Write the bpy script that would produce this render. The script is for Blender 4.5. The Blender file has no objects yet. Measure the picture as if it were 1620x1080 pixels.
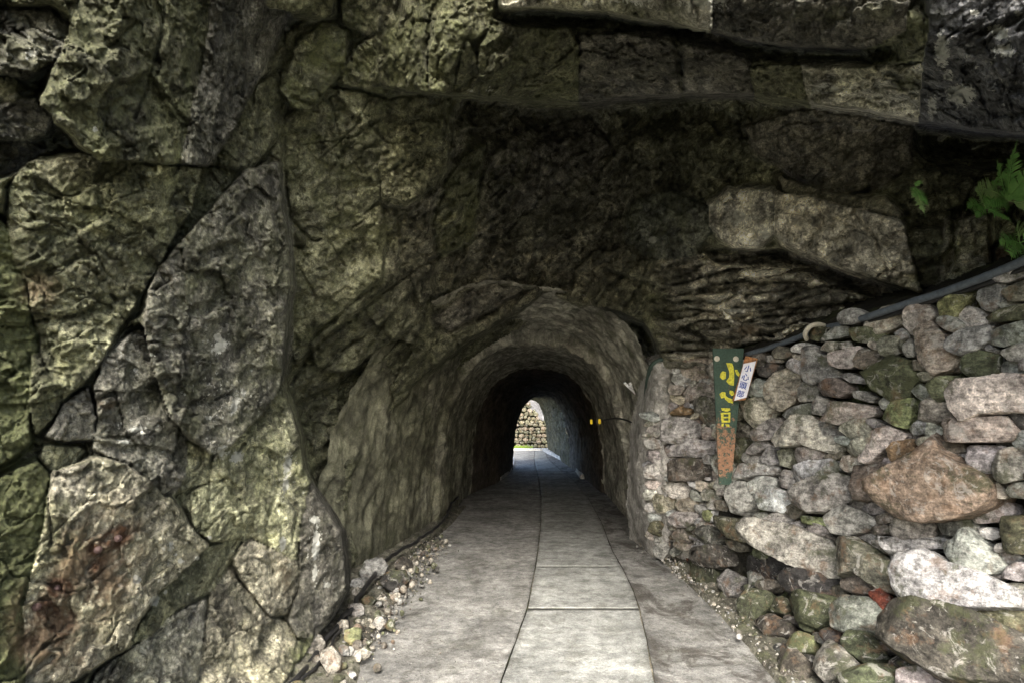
import bpy, bmesh, math
import numpy as np
from mathutils import Vector

# ------------------------------------------------------------------ camera, world, sun
F_PX, PITCH, EYE = 900.0, math.radians(7.9), 1.6
scene = bpy.context.scene
cam_d = bpy.data.cameras.new('camera')
cam_d.sensor_width = 36.0
cam_d.lens = F_PX / 1620.0 * 36.0
cam_d.clip_start = 0.05
cam_d.clip_end = 2000.0
cam = bpy.data.objects.new('camera', cam_d)
scene.collection.objects.link(cam)
cam.location = (0, 0, EYE)
cam.rotation_euler = (math.radians(90) + PITCH, 0, 0)
scene.camera = cam

SUN_EL, SUN_AZ = math.radians(42), math.radians(185)      # azimuth from +Y, clockwise
world = bpy.data.worlds.new('World')
scene.world = world
world.use_nodes = True
wn = world.node_tree.nodes
bg = wn['Background']
sky = wn.new('ShaderNodeTexSky')
sky.sky_type = 'NISHITA'
sky.sun_disc = False
sky.sun_elevation = SUN_EL
sky.sun_rotation = SUN_AZ
sky.air_density = 1.0
sky.dust_density = 4.0
world.node_tree.links.new(sky.outputs[0], bg.inputs[0])
bg.inputs[1].default_value = 0.15
sun_d = bpy.data.lights.new('sun', 'SUN')
sun_d.energy = 1.4
sun_d.angle = math.radians(28)
sun_d.color = (1.0, 0.985, 0.95)
sun = bpy.data.objects.new('sun', sun_d)
scene.collection.objects.link(sun)
_sd = Vector((math.sin(SUN_AZ) * math.cos(SUN_EL), math.cos(SUN_AZ) * math.cos(SUN_EL), math.sin(SUN_EL)))
sun.rotation_euler = _sd.to_track_quat('Z', 'Y').to_euler()
scene.view_settings.view_transform = 'Standard'
scene.view_settings.look = 'None'
scene.view_settings.exposure = 2.5
scene.view_settings.gamma = 1.0
scene.cycles.max_bounces = 10
scene.cycles.diffuse_bounces = 6
scene.render.film_transparent = False

# ------------------------------------------------------------------ geometry helpers
CP, SP = math.cos(PITCH), math.sin(PITCH)
CAM = np.array([0, 0, EYE])


def ray(px, py):
    """direction (per unit of forward depth) through a photo pixel"""
    px = np.asarray(px, float); py = np.asarray(py, float)
    a = (px - 810) / F_PX
    b = (540 - py) / F_PX
    return np.stack([a, CP - b * SP, SP + b * CP], -1)


def at(px, py, t):
    return CAM + ray(px, py) * np.asarray(t, float)[..., None]


def ground_t(px, py, z=0.0):
    r = ray(px, py)
    return (z - EYE) / r[..., 2]


def gp(px, py, z=0.0):
    return at(px, py, ground_t(px, py, z))


def smooth(a, b, x):
    u = np.clip((x - a) / (b - a), 0, 1)
    return u * u * (3 - 2 * u)


_rng = np.random.default_rng(7)
_PERM = np.concatenate([_rng.permutation(256)] * 3)
_G = _rng.normal(size=(256, 3)); _G /= np.linalg.norm(_G, axis=1)[:, None]
_R = _rng.random((256, 4))


def _hash(i, j, k, seed=0):
    i = (i + seed * 17) & 255
    return _PERM[_PERM[_PERM[i] + (j & 255)] + (k & 255)]


def perlin(p, seed=0):
    p0 = np.floor(p).astype(int); f = p - p0
    u = f * f * f * (f * (f * 6 - 15) + 10)
    out = 0
    for dx in (0, 1):
        wx = u[..., 0] if dx else 1 - u[..., 0]
        for dy in (0, 1):
            wy = u[..., 1] if dy else 1 - u[..., 1]
            for dz in (0, 1):
                wz = u[..., 2] if dz else 1 - u[..., 2]
                g = _G[_hash(p0[..., 0] + dx, p0[..., 1] + dy, p0[..., 2] + dz, seed)]
                out = out + wx * wy * wz * (g[..., 0] * (f[..., 0] - dx) + g[..., 1] * (f[..., 1] - dy) + g[..., 2] * (f[..., 2] - dz))
    return out * 1.5


def fbm(p, octaves=4, seed=0, gain=0.5, ridged=False):
    s, a, tot = 0, 1.0, 0
    for o in range(octaves):
        n = perlin(p * (2.03 ** o) + o * 7.7, seed + o)
        if ridged:
            n = 1 - 2 * np.abs(n)
        s = s + a * n; tot += a; a *= gain
    return s / tot


def voro(p, seed=0):
    """F1, F2-F1 and four random numbers of the nearest cell"""
    p0 = np.floor(p).astype(int)
    n = p.shape[0]
    f1 = np.full(n, 9.0); f2 = np.full(n, 9.0); idx = np.zeros(n, int); off = np.zeros((n, 3))
    for dx in (-1, 0, 1):
        for dy in (-1, 0, 1):
            for dz in (-1, 0, 1):
                c = p0 + (dx, dy, dz)
                h = _hash(c[:, 0], c[:, 1], c[:, 2], seed)
                q = c + _R[h, :3] * 0.9 + 0.05
                d = np.sqrt(((p - q) ** 2).sum(1))
                near = d < f1
                f2 = np.where(near, f1, np.minimum(f2, d))
                idx = np.where(near, h, idx)
                off[near] = (p - q)[near]
                f1 = np.where(near, d, f1)
    r = _R[_PERM[idx + 3]]
    global LAST_TILT
    LAST_TILT = ((r[:, [1, 3, 0]] - 0.5) * 2 * off).sum(1)      # a random slope per cell: chiselled facets
    return f1, f2 - f1, r


def sd_poly(x, y, poly):
    """signed distance, positive inside"""
    poly = np.asarray(poly, float)
    d = np.full(x.shape, 1e9); inside = np.zeros(x.shape, bool)
    n = len(poly)
    for i in range(n):
        ax, ay = poly[i]; bx, by = poly[(i + 1) % n]
        ex, ey = bx - ax, by - ay
        L = ex * ex + ey * ey + 1e-9
        t = np.clip(((x - ax) * ex + (y - ay) * ey) / L, 0, 1)
        d = np.minimum(d, np.hypot(x - ax - t * ex, y - ay - t * ey))
        c = (ay > y) != (by > y)
        with np.errstate(divide='ignore', invalid='ignore'):
            xi = ex * (y - ay) / (ey if ey else 1e-9) + ax
        inside ^= c & (x < xi)
    return np.where(inside, d, -d)


def d_line(x, y, pts):
    d = np.full(x.shape, 1e9)
    for (ax, ay), (bx, by) in zip(pts[:-1], pts[1:]):
        ex, ey = bx - ax, by - ay
        t = np.clip(((x - ax) * ex + (y - ay) * ey) / (ex * ex + ey * ey + 1e-9), 0, 1)
        d = np.minimum(d, np.hypot(x - ax - t * ex, y - ay - t * ey))
    return d


class TPS:
    """smooth surface through control points (px, py, depth), interpolated in 1/depth so that planes stay planes"""
    def __init__(self, c, lam=0.02):
        c = np.array(c, float)
        self.X = c[:, :2] / 500.0
        v = 1.0 / c[:, 2]
        n = len(c)
        K = self._k(self._r(self.X, self.X)) + lam * np.eye(n) * 0.05
        P = np.c_[np.ones(n), self.X]
        A = np.zeros((n + 3, n + 3)); A[:n, :n] = K; A[:n, n:] = P; A[n:, :n] = P.T
        self.w = np.linalg.solve(A, np.r_[v, 0, 0, 0])

    @staticmethod
    def _r(a, b):
        return np.sqrt(((a[:, None] - b[None]) ** 2).sum(-1))

    @staticmethod
    def _k(r):
        return np.where(r > 1e-9, r * r * np.log(np.maximum(r, 1e-9)), 0)

    def __call__(self, px, py):
        shp = np.shape(px)
        q = np.c_[np.ravel(px), np.ravel(py)] / 500.0
        out = np.empty(len(q))
        for s in range(0, len(q), 60000):
            e = q[s:s + 60000]
            out[s:s + 60000] = self._k(self._r(e, self.X)) @ self.w[:-3] + np.c_[np.ones(len(e)), e] @ self.w[-3:]
        return 1.0 / np.clip(out, 1 / 14.0, 1 / 1.3).reshape(shp)


# ------------------------------------------------------------------ object helpers
COL = scene.collection


def tag(o, label=None, cat=None, group=None, kind=None):
    if label: o['label'] = label
    if cat: o['category'] = cat
    if group: o['group'] = group
    if kind: o['kind'] = kind
    return o


def empty(name, loc, label, cat, group=None):
    o = bpy.data.objects.new(name, None)
    o.empty_display_size = 0.1
    COL.objects.link(o)
    o.location = Vector([float(v) for v in loc])
    return tag(o, label, cat, group)


def mesh_np(name, V, F, mat, parent=None, smooth_=True, attrs=None, uv=None):
    """V (n,3), F (m,k) array or list; world coordinates; parent keeps them in place"""
    V = np.asarray(V, float)
    origin = np.zeros(3)
    if parent is not None:
        origin = np.array(parent.location)
        q = parent.parent
        while q is not None:
            origin = origin + np.array(q.location); q = q.parent
    me = bpy.data.meshes.new(name)
    W = (V - origin).astype(np.float32)
    if isinstance(F, np.ndarray):
        m, k = F.shape
        me.vertices.add(len(W)); me.vertices.foreach_set('co', W.ravel())
        me.loops.add(m * k); me.loops.foreach_set('vertex_index', F.astype(np.int32).ravel())
        me.polygons.add(m); me.polygons.foreach_set('loop_start', np.arange(0, m * k, k, dtype=np.int32))
        me.update(calc_edges=True)
    else:
        me.from_pydata(W.tolist(), [], [list(map(int, f)) for f in F])
    me.validate()
    if smooth_:
        me.polygons.foreach_set('use_smooth', [True] * len(me.polygons))
    for an, av in (attrs or {}).items():
        av = np.asarray(av, float)
        if av.ndim == 1:
            a = me.attributes.new(an, 'FLOAT', 'POINT'); a.data.foreach_set('value', av.astype(np.float32))
        else:
            a = me.attributes.new(an, 'FLOAT_COLOR', 'POINT')
            a.data.foreach_set('color', np.c_[av, np.ones(len(av))].astype(np.float32).ravel())
    me.update()
    if mat: me.materials.append(mat)
    o = bpy.data.objects.new(name, me)
    COL.objects.link(o)
    if parent is not None: o.parent = parent
    return o


def tube(pts, r, n=8, caps=True, closed=False):
    pts = np.asarray(pts, float); m = len(pts)
    r = np.broadcast_to(np.asarray(r, float), (m,))
    V, Fc = [], []
    prev = None
    for i in range(m):
        d = pts[min(i + 1, m - 1)] - pts[max(i - 1, 0)]
        d = d / (np.linalg.norm(d) + 1e-9)
        if prev is None:
            up = np.array([0, 0, 1.0]) if abs(d[2]) < 0.9 else np.array([1.0, 0, 0])
            a = np.cross(d, up)
        else:
            a = prev - d * prev.dot(d)
        a /= np.linalg.norm(a); prev = a
        b = np.cross(d, a)
        for k in range(n):
            th = 2 * math.pi * k / n
            V.append(pts[i] + r[i] * (math.cos(th) * a + math.sin(th) * b))
    for i in range(m - 1):
        for k in range(n):
            Fc.append((i * n + k, i * n + (k + 1) % n, (i + 1) * n + (k + 1) % n, (i + 1) * n + k))
    if caps:
        Fc.append(tuple(range(n - 1, -1, -1))); Fc.append(tuple((m - 1) * n + k for k in range(n)))
    return V, Fc


def spline(P, k=8):
    """Catmull-Rom through P"""
    P = np.asarray(P, float); out = []
    Q = np.vstack([2 * P[0] - P[1], P, 2 * P[-1] - P[-2]])
    for i in range(1, len(Q) - 2):
        for s in range(k):
            t = s / k
            out.append(0.5 * (2 * Q[i] + (Q[i + 1] - Q[i - 1]) * t + (2 * Q[i - 1] - 5 * Q[i] + 4 * Q[i + 1] - Q[i + 2]) * t * t
                              + (3 * Q[i] - Q[i - 1] - 3 * Q[i + 1] + Q[i + 2]) * t ** 3))
    out.append(P[-1])
    return np.array(out)


def ico(sub):
    bm = bmesh.new(); bmesh.ops.create_icosphere(bm, subdivisions=sub, radius=1.0)
    V = np.array([v.co[:] for v in bm.verts]); Fa = np.array([[v.index for v in f.verts] for f in bm.faces])
    bm.free(); return V, Fa


ICO4, ICO3, ICO2 = ico(5), ico(4), ico(3)


def box_vf(c, ax, ay, az):
    """box from centre and three half-axis vectors"""
    c, ax, ay, az = (np.asarray(v, float) for v in (c, ax, ay, az))
    V = [c + sx * ax + sy * ay + sz * az for sz in (-1, 1) for sy in (-1, 1) for sx in (-1, 1)]
    Fc = [(0, 2, 3, 1), (4, 5, 7, 6), (0, 1, 5, 4), (2, 6, 7, 3), (0, 4, 6, 2), (1, 3, 7, 5)]
    return V, Fc


# ------------------------------------------------------------------ materials
class NT:
    def __init__(self, name):
        self.m = bpy.data.materials.new(name); self.m.use_nodes = True
        self.t = self.m.node_tree; self.b = self.t.nodes['Principled BSDF']
        self.b.inputs['Roughness'].default_value = 0.85
        self.b.inputs['Specular IOR Level'].default_value = 0.3
        self.co = self.n('ShaderNodeTexCoord')
        self.geo = self.n('ShaderNodeNewGeometry')

    def n(self, k, **kw):
        x = self.t.nodes.new(k)
        for a, b in kw.items(): setattr(x, a, b)
        return x

    def l(self, a, b): self.t.links.new(a, b)

    def _in(self, s, v):
        if isinstance(v, (int, float)): s.default_value = v
        elif isinstance(v, tuple): s.default_value = (*v, 1.0) if len(s.default_value) == 4 and len(v) == 3 else v
        else: self.l(v, s)

    def noise(self, scale, detail=6, rough=0.6, vec=None, dist=0.0):
        x = self.n('ShaderNodeTexNoise')
        x.inputs['Scale'].default_value = scale; x.inputs['Detail'].default_value = detail
        x.inputs['Roughness'].default_value = rough; x.inputs['Distortion'].default_value = dist
        self.l(vec or self.geo.outputs['Position'], x.inputs['Vector'])
        y = self.n('ShaderNodeMath', operation='MULTIPLY_ADD'); self.l(x.outputs[0], y.inputs[0])
        y.inputs[1].default_value = 1.7; y.inputs[2].default_value = -0.35; return y.outputs[0]

    def vor(self, scale, feature='F1', vec=None):
        x = self.n('ShaderNodeTexVoronoi'); x.feature = feature; x.inputs['Scale'].default_value = scale
        self.l(vec or self.geo.outputs['Position'], x.inputs['Vector']); return x.outputs['Distance']

    def map(self, scale, rot=(0, 0, 0)):
        x = self.n('ShaderNodeMapping'); x.inputs['Scale'].default_value = scale; x.inputs['Rotation'].default_value = rot
        self.l(self.geo.outputs['Position'], x.inputs['Vector']); return x.outputs[0]

    def ramp(self, v, *stops):
        x = self.n('ShaderNodeValToRGB'); r = x.color_ramp
        while len(r.elements) < len(stops): r.elements.new(0.5)
        for e, (p, c) in zip(r.elements, stops):
            e.position = p; e.color = (c, c, c, 1) if isinstance(c, (int, float)) else (*c, 1)
        self.l(v, x.inputs[0]); return x.outputs[0]

    def mix(self, f, a, b, mode='MIX'):
        x = self.n('ShaderNodeMix', data_type='RGBA', blend_type=mode)
        self._in(x.inputs[0], f); self._in(x.inputs[6], a); self._in(x.inputs[7], b); return x.outputs[2]

    def math(self, op, a, b=0.0, clamp=False):
        x = self.n('ShaderNodeMath', operation=op); x.use_clamp = clamp
        self._in(x.inputs[0], a); self._in(x.inputs[1], b); return x.outputs[0]

    def attr(self, name, col=False):
        x = self.n('ShaderNodeAttribute'); x.attribute_name = name
        return x.outputs['Color' if col else 'Fac']

    def out(self, col, rough=None, bumps=()):
        self._in(self.b.inputs['Base Color'], col)
        if rough is not None: self._in(self.b.inputs['Roughness'], rough)
        prev = None
        for h, dist, s in bumps:
            x = self.n('ShaderNodeBump'); x.inputs['Distance'].default_value = dist; x.inputs['Strength'].default_value = s
            self.l(h, x.inputs['Height'])
            if prev: self.l(prev, x.inputs['Normal'])
            prev = x.outputs[0]
        if prev: self.l(prev, self.b.inputs['Normal'])
        return self.m


def rock_material(name, moss_col=(0.078, 0.086, 0.042)):
    k = NT(name)
    tint = k.attr('tint', True); moss = k.attr('moss'); lich = k.attr('lichen'); rust = k.attr('rust')
    n1 = k.noise(2.2, 8, 0.62); n2 = k.noise(9, 8, 0.7, dist=0.6); n3 = k.noise(45, 6, 0.7)
    streak = k.noise(5.0, 6, 0.65, k.map((1.6, 1.6, 0.35), (0.2, 0.35, 0)))
    c = k.mix(1.0, tint, k.ramp(n1, (0.3, 0.55), (0.7, 1.35)), 'MULTIPLY')
    c = k.mix(1.0, c, k.ramp(n2, (0.3, 0.5), (0.5, 1.0), (0.72, 1.45)), 'MULTIPLY')
    pt = k.noise(13, 9, 0.78, dist=0.3)
    c = k.mix(0.85, c, k.ramp(pt, (0.40, (0.52, 0.52, 0.50)), (0.47, (0.95, 0.95, 0.95)), (0.60, (1.0, 1.0, 1.0)), (0.68, (1.28, 1.27, 1.2))), 'MULTIPLY')
    c = k.mix(0.9, c, k.ramp(streak, (0.3, (0.42, 0.42, 0.42)), (0.62, (1.3, 1.28, 1.2))), 'MULTIPLY')
    yg = k.ramp(k.noise(1.7, 6, 0.65), (0.5, 0), (0.75, 1))
    c = k.mix(k.math('MULTIPLY', yg, k.math('MULTIPLY', moss, 1.1, True)), c, k.mix(1.0, c, (1.08, 1.12, 0.8), 'MULTIPLY'))
    c = k.mix(0.9, c, k.ramp(n3, (0.2, 0.35), (0.5, 0.95), (0.8, 1.9)), 'MULTIPLY')
    dk = k.noise(85, 4, 0.7)
    c = k.mix(0.8, c, k.ramp(dk, (0.28, 0.35), (0.4, 1.0)), 'MULTIPLY')
    mossf = k.math('MULTIPLY', moss, k.ramp(k.noise(6.5, 9, 0.72), (0.38, 0.1), (0.62, 1.0)), True)
    c = k.mix(mossf, c, k.mix(k.ramp(n3, (0.3, 0), (0.7, 1)), moss_col, (moss_col[0] * 2.1, moss_col[1] * 2.1, moss_col[2] * 1.9)))
    # pale crustose lichen: small rounded spots with ragged rims, dense only where the attribute says so
    sp = k.vor(26, vec=None)
    spn = k.noise(80, 4, 0.6)
    spot = k.ramp(k.math('ADD', sp, k.math('MULTIPLY', spn, 0.28)), (0.30, 1), (0.37, 0))
    keep = k.ramp(k.noise(7, 3, 0.5), (0.52, 0), (0.6, 1))
    lf = k.math('MULTIPLY', k.math('MULTIPLY', spot, k.ramp(k.noise(9, 4, 0.6), (0.42, 0), (0.6, 1))), k.math('ADD', 0.08, k.math('MULTIPLY', lich, 2.8), True), True)
    big = k.ramp(k.math('ADD', lich, k.math('MULTIPLY', k.math('SUBTRACT', k.noise(38, 5, 0.75), 0.5), 0.8)), (0.44, 0), (0.52, 1))
    lf = k.math('ADD', lf, k.math('MULTIPLY', big, 0.85), True)
    c = k.mix(lf, c, (0.52, 0.53, 0.47))
    halo = k.math('MULTIPLY', k.ramp(rust, (0.05, 0), (0.3, 1)), k.ramp(k.noise(8, 7, 0.75), (0.35, 0), (0.6, 0.8)), True)
    c = k.mix(halo, c, (0.20, 0.145, 0.085))
    rf = k.math('MULTIPLY', k.ramp(rust, (0.3, 0), (0.75, 1)), k.ramp(k.noise(11, 8, 0.75), (0.2, 0.35), (0.5, 1)), True)
    c = k.mix(rf, c, k.mix(n3, (0.12, 0.064, 0.030), (0.042, 0.026, 0.018)))
    rough = k.ramp(n2, (0.3, 0.95), (0.7, 0.6))
    pits = k.ramp(k.vor(38), (0.0, 0.0), (0.15, 1.0))
    return k.out(c, rough, ((streak, 0.03, 0.6), (n2, 0.016, 0.8), (n3, 0.015, 1.0), (k.noise(140, 4, 0.7), 0.003, 0.8)))


M_ROCK = rock_material('bedrock')


def stone_material(name):
    k = NT(name)
    tint = k.attr('tint', True)
    n1 = k.noise(5, 7, 0.62, dist=0.4); n2 = k.noise(22, 8, 0.72); n3 = k.noise(90, 5, 0.7)
    c = k.mix(1.0, tint, k.ramp(n1, (0.3, 0.5), (0.5, 1.0), (0.72, 1.35)), 'MULTIPLY')
    c = k.mix(1.0, c, k.ramp(n2, (0.3, 0.45), (0.7, 1.55)), 'MULTIPLY')
    c = k.mix(0.8, c, k.ramp(n3, (0.3, 0.65), (0.7, 1.35)), 'MULTIPLY')
    st = k.noise(15, 6, 0.65, k.map((0.8, 0.8, 3.0), (0.25, 0.35, 0.0)), dist=0.5)
    c = k.mix(0.8, c, k.ramp(st, (0.3, 0.6), (0.7, 1.3)), 'MULTIPLY')
    mossn = k.ramp(k.noise(3.4, 9, 0.75), (0.56, 0), (0.68, 1))
    c = k.mix(k.math('MULTIPLY', mossn, 0.75), c, (0.05, 0.056, 0.026))
    pale = k.ramp(k.noise(11, 8, 0.72, dist=1.0), (0.6, 0), (0.68, 1))
    c = k.mix(k.math('MULTIPLY', pale, 0.4), c, (0.46, 0.45, 0.41))
    brown = k.ramp(k.noise(7.3, 6, 0.7), (0.58, 0), (0.72, 1))
    c = k.mix(k.math('MULTIPLY', brown, 0.4), c, (0.17, 0.10, 0.055))
    return k.out(c, k.ramp(n1, (0.3, 0.9), (0.7, 0.6)), ((n1, 0.02, 0.5), (st, 0.012, 0.8), (n2, 0.012, 0.8), (n3, 0.002, 0.6)))


M_STONE = stone_material('field_stone')


def earth_material():
    k = NT('dark_earth_and_mortar')
    n1 = k.noise(6, 8, 0.7); n2 = k.noise(40, 7, 0.75)
    c = k.ramp(n1, (0.3, (0.012, 0.011, 0.008)), (0.55, (0.03, 0.028, 0.019)), (0.75, (0.07, 0.065, 0.045)))
    c = k.mix(1.0, c, k.ramp(n2, (0.3, 0.5), (0.7, 1.5)), 'MULTIPLY')
    c = k.mix(k.ramp(k.noise(3, 8, 0.7), (0.55, 0), (0.65, 0.8)), c, (0.05, 0.065, 0.02))
    return k.out(c, 0.95, ((n1, 0.05, 0.8), (n2, 0.015, 1.0)))


M_EARTH = earth_material()


def concrete_material(name, base, streaks=True, dark=0.5, stain=0.0, sc=1.0, moss=0.0, fleck=0.0, left_shade=0.0):
    k = NT(name)
    n1 = k.noise(1.4 * sc, 8, 0.65); n2 = k.noise(8 * sc, 8, 0.7); n3 = k.noise(60, 6, 0.75)
    c = k.mix(1.0, base, k.ramp(n1, (0.3, dark), (0.7, 1.3)), 'MULTIPLY')
    c = k.mix(1.0, c, k.ramp(n2, (0.3, 0.7), (0.7, 1.25)), 'MULTIPLY')
    c = k.mix(0.9, c, k.ramp(n3, (0.3, 0.72), (0.7, 1.25)), 'MULTIPLY')
    if streaks:
        s = k.noise(4.5, 8, 0.72, k.map((1.3, 0.9, 0.75), (0.75, 0.25, 0.1)), dist=0.7)
        c = k.mix(0.95, c, k.ramp(s, (0.25, (0.30, 0.30, 0.28)), (0.65, (1.3, 1.28, 1.2))), 'MULTIPLY')
    if stain:
        s = k.noise(2.6, 10, 0.75, k.map((1.0, 0.55, 1.0)), dist=0.8)
        c = k.mix(k.math('MULTIPLY', k.ramp(s, (0.47, 0), (0.64, 1)), stain), c, (0.045, 0.04, 0.033))
    if moss:
        s = k.noise(3.1, 9, 0.75)
        c = k.mix(k.math('MULTIPLY', k.ramp(s, (0.55, 0), (0.68, 1)), moss), c, (0.07, 0.08, 0.035))
    if not streaks:
        g_ = k.noise(170, 3, 0.7); w_ = k.noise(3.6 * sc, 10, 0.78, dist=0.5)
        c = k.mix(0.7, c, k.ramp(g_, (0.3, 0.6), (0.7, 1.35)), 'MULTIPLY')
        c = k.mix(0.75, c, k.ramp(w_, (0.36, (0.62, 0.61, 0.58)), (0.46, (0.96, 0.96, 0.96)), (0.58, (1.0, 1.0, 1.0)), (0.68, (1.22, 1.21, 1.18))), 'MULTIPLY')
    if fleck:
        v = k.vor(34)
        m = k.math('MULTIPLY', k.ramp(v, (0.16, 1), (0.24, 0)), k.ramp(k.noise(4, 4, 0.6), (0.5, 0), (0.62, 1)))
        c = k.mix(k.math('MULTIPLY', m, fleck), c, (0.035, 0.03, 0.025))
    if left_shade:  # left side darkened in the colour, to hold down the sun on it
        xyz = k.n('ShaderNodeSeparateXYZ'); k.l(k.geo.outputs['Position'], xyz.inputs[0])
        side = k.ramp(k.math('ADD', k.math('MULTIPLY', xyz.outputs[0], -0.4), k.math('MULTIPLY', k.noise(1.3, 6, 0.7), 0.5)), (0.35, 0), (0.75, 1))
        c = k.mix(k.math('MULTIPLY', side, left_shade), c, k.mix(1.0, c, (0.46, 0.47, 0.38), 'MULTIPLY'))
    return k.out(c, k.ramp(n2, (0.3, 0.9), (0.7, 0.68)), ((n1, 0.05, 0.5), (n2, 0.015, 0.8), (n3, 0.004, 0.8)))


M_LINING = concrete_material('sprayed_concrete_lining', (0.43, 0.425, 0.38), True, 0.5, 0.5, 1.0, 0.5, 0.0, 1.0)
M_RUBBLE = concrete_material('mossy_rubble', (0.16, 0.155, 0.12), False, 0.45, 0.5, 4.0, 0.6)
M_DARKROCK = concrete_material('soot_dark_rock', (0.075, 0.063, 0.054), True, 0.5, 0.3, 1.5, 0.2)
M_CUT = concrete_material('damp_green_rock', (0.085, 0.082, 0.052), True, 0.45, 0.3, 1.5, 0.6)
M_ROADL = concrete_material('rough_poured_concrete', (0.205, 0.205, 0.192), False, 0.72, 0.30, 1.3, 0.12, 0.8)
M_SLAB = concrete_material('smooth_paving_concrete', (0.225, 0.232, 0.217), False, 0.82, 0.12, 1.0, 0.10, 0.2)
M_ROADR = concrete_material('stained_poured_concrete', (0.19, 0.19, 0.178), False, 0.7, 0.85, 1.2, 0.1, 0.5)
M_CEMENT = concrete_material('smeared_cement', (0.46, 0.45, 0.42), False, 0.6, 0.35, 1.6, 0.3)
M_KERB = concrete_material('pale_kerb_concrete', (0.55, 0.55, 0.52), False, 0.8, 0.1, 2.0)
M_PALE = concrete_material('pale_render', (0.13, 0.13, 0.13), False, 0.8, 0.2, 1.0)


def ground_material():
    k = NT('gravelly_earth')
    n1 = k.noise(2.5, 8, 0.7); n2 = k.noise(25, 8, 0.75); v = k.vor(40)
    c = k.ramp(n1, (0.3, (0.10, 0.09, 0.06)), (0.6, (0.19, 0.175, 0.13)), (0.75, (0.26, 0.245, 0.20)))
    c = k.mix(1.0, c, k.ramp(n2, (0.3, 0.5), (0.7, 1.5)), 'MULTIPLY')
    c = k.mix(k.ramp(k.noise(1.9, 9, 0.7), (0.5, 0), (0.62, 0.8)), c, (0.06, 0.07, 0.03))
    return k.out(c, 0.95, ((n2, 0.02, 0.8), (v, 0.02, 0.6)))


M_GROUND = ground_material()


def plain(name, col, rough=0.5, metal=0.0, var=0.25, sc=30, emit=None):
    k = NT(name)
    n = k.noise(sc, 6, 0.7)
    c = k.mix(1.0, col, k.ramp(n, (0.3, 1 - var), (0.7, 1 + var)), 'MULTIPLY')
    k.b.inputs['Metallic'].default_value = metal
    if emit:
        k.b.inputs['Emission Color'].default_value = (*emit[:3], 1); k.b.inputs['Emission Strength'].default_value = emit[3]
    return k.out(c, rough, ((n, 0.001, 0.5),))


M_CABLE = plain('black_cable_sheath', (0.015, 0.015, 0.015), 0.45)
M_PIPE = plain('weathered_grey_pipe', (0.085, 0.10, 0.115), 0.5)
M_GPIPE = plain('dull_green_pipe', (0.035, 0.055, 0.045), 0.6)
M_PVC = plain('off_white_plastic', (0.45, 0.43, 0.35), 0.5)
M_WHITE = plain('white_painted_metal', (0.80, 0.80, 0.80), 0.4)
M_WPLATE = plain('white_sign_plate', (0.72, 0.73, 0.78), 0.4, 0, 0.08)
M_BLUE = plain('blue_lettering', (0.03, 0.07, 0.30), 0.5)
M_YELLOW = plain('faded_yellow_paint', (0.50, 0.48, 0.05), 0.6, 0, 0.35, 60)
M_RUST = plain('rusty_iron', (0.16, 0.065, 0.04), 0.8, 0.2, 0.5, 60)
M_BOLT = plain('rusted_bolt_head', (0.07, 0.045, 0.040), 0.7, 0.2, 0.4, 80)
M_AMBER = plain('amber_reflector', (0.8, 0.55, 0.02), 0.3, 0, 0.1, 30, (1.0, 0.75, 0.05, 0.07))  # faint emission added in place of light thrown back by the reflectors
M_WOOD = plain('orange_brown_board', (0.27, 0.13, 0.055), 0.8, 0, 0.5, 50)


def leaf_material(name, a, b):
    k = NT(name)
    c = k.mix(k.noise(25, 3, 0.6), a, b)
    
    return k.out(c, 0.5)


M_FERN = leaf_material('fern_leaf', (0.09, 0.24, 0.06), (0.26, 0.48, 0.13))
M_FERN2 = leaf_material('pale_fern_leaf', (0.20, 0.32, 0.12), (0.36, 0.50, 0.20))
M_GRASS = leaf_material('grass_blade', (0.10, 0.18, 0.02), (0.26, 0.34, 0.05))


def board_material():
    k = NT('green_painted_board')
    zz = k.n('ShaderNodeSeparateXYZ'); k.l(k.geo.outputs['Position'], zz.inputs[0])
    lower = k.ramp(k.math('ADD', zz.outputs[2], k.math('MULTIPLY', k.math('SUBTRACT', k.noise(9, 6, 0.7), 0.5), 0.7)), (0.0, 1), (1.0, 1))
    n = k.noise(30, 8, 0.75)
    wear = k.attr('wear')
    f = k.ramp(k.math('ADD', wear, k.math('MULTIPLY', k.math('SUBTRACT', n, 0.5), 1.1)), (0.47, 0), (0.56, 1))
    green = k.mix(k.noise(8, 6, 0.7), (0.022, 0.045, 0.035), (0.05, 0.085, 0.062))
    rust = k.mix(k.noise(22, 6, 0.7), (0.33, 0.17, 0.10), (0.16, 0.10, 0.06))
    c = k.mix(f, green, rust)
    c = k.mix(0.6, c, k.ramp(k.noise(70, 5, 0.7), (0.3, 0.6), (0.7, 1.4)), 'MULTIPLY')
    return k.out(c, 0.6, ((n, 0.003, 0.7),))


M_BOARD = board_material()

# ------------------------------------------------------------------ tunnel (real tube along Y)
TY = np.array([4.9, 5.5, 6.5, 8.0, 8.95, 9.05, 10.0, 12.9, 13.1, 15.2, 19.2, 24.0, 30.0, 31.5])
TL = np.array([-2.05, -1.85, -1.58, -1.36, -1.24, -1.16, -1.10, -0.95, -0.88, -0.36, 0.02, -0.3, -0.4, -0.4])
TR = np.array([2.05, 1.98, 1.93, 1.90, 1.92, 1.86, 1.92, 2.08, 2.00, 2.03, 2.02, 1.98, 1.95, 2.0])
TZ = np.array([3.3, 3.27, 3.2, 3.12, 3.07, 2.84, 2.88, 2.84, 2.76, 2.64, 2.46, 2.75, 2.85, 2.85])


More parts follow.
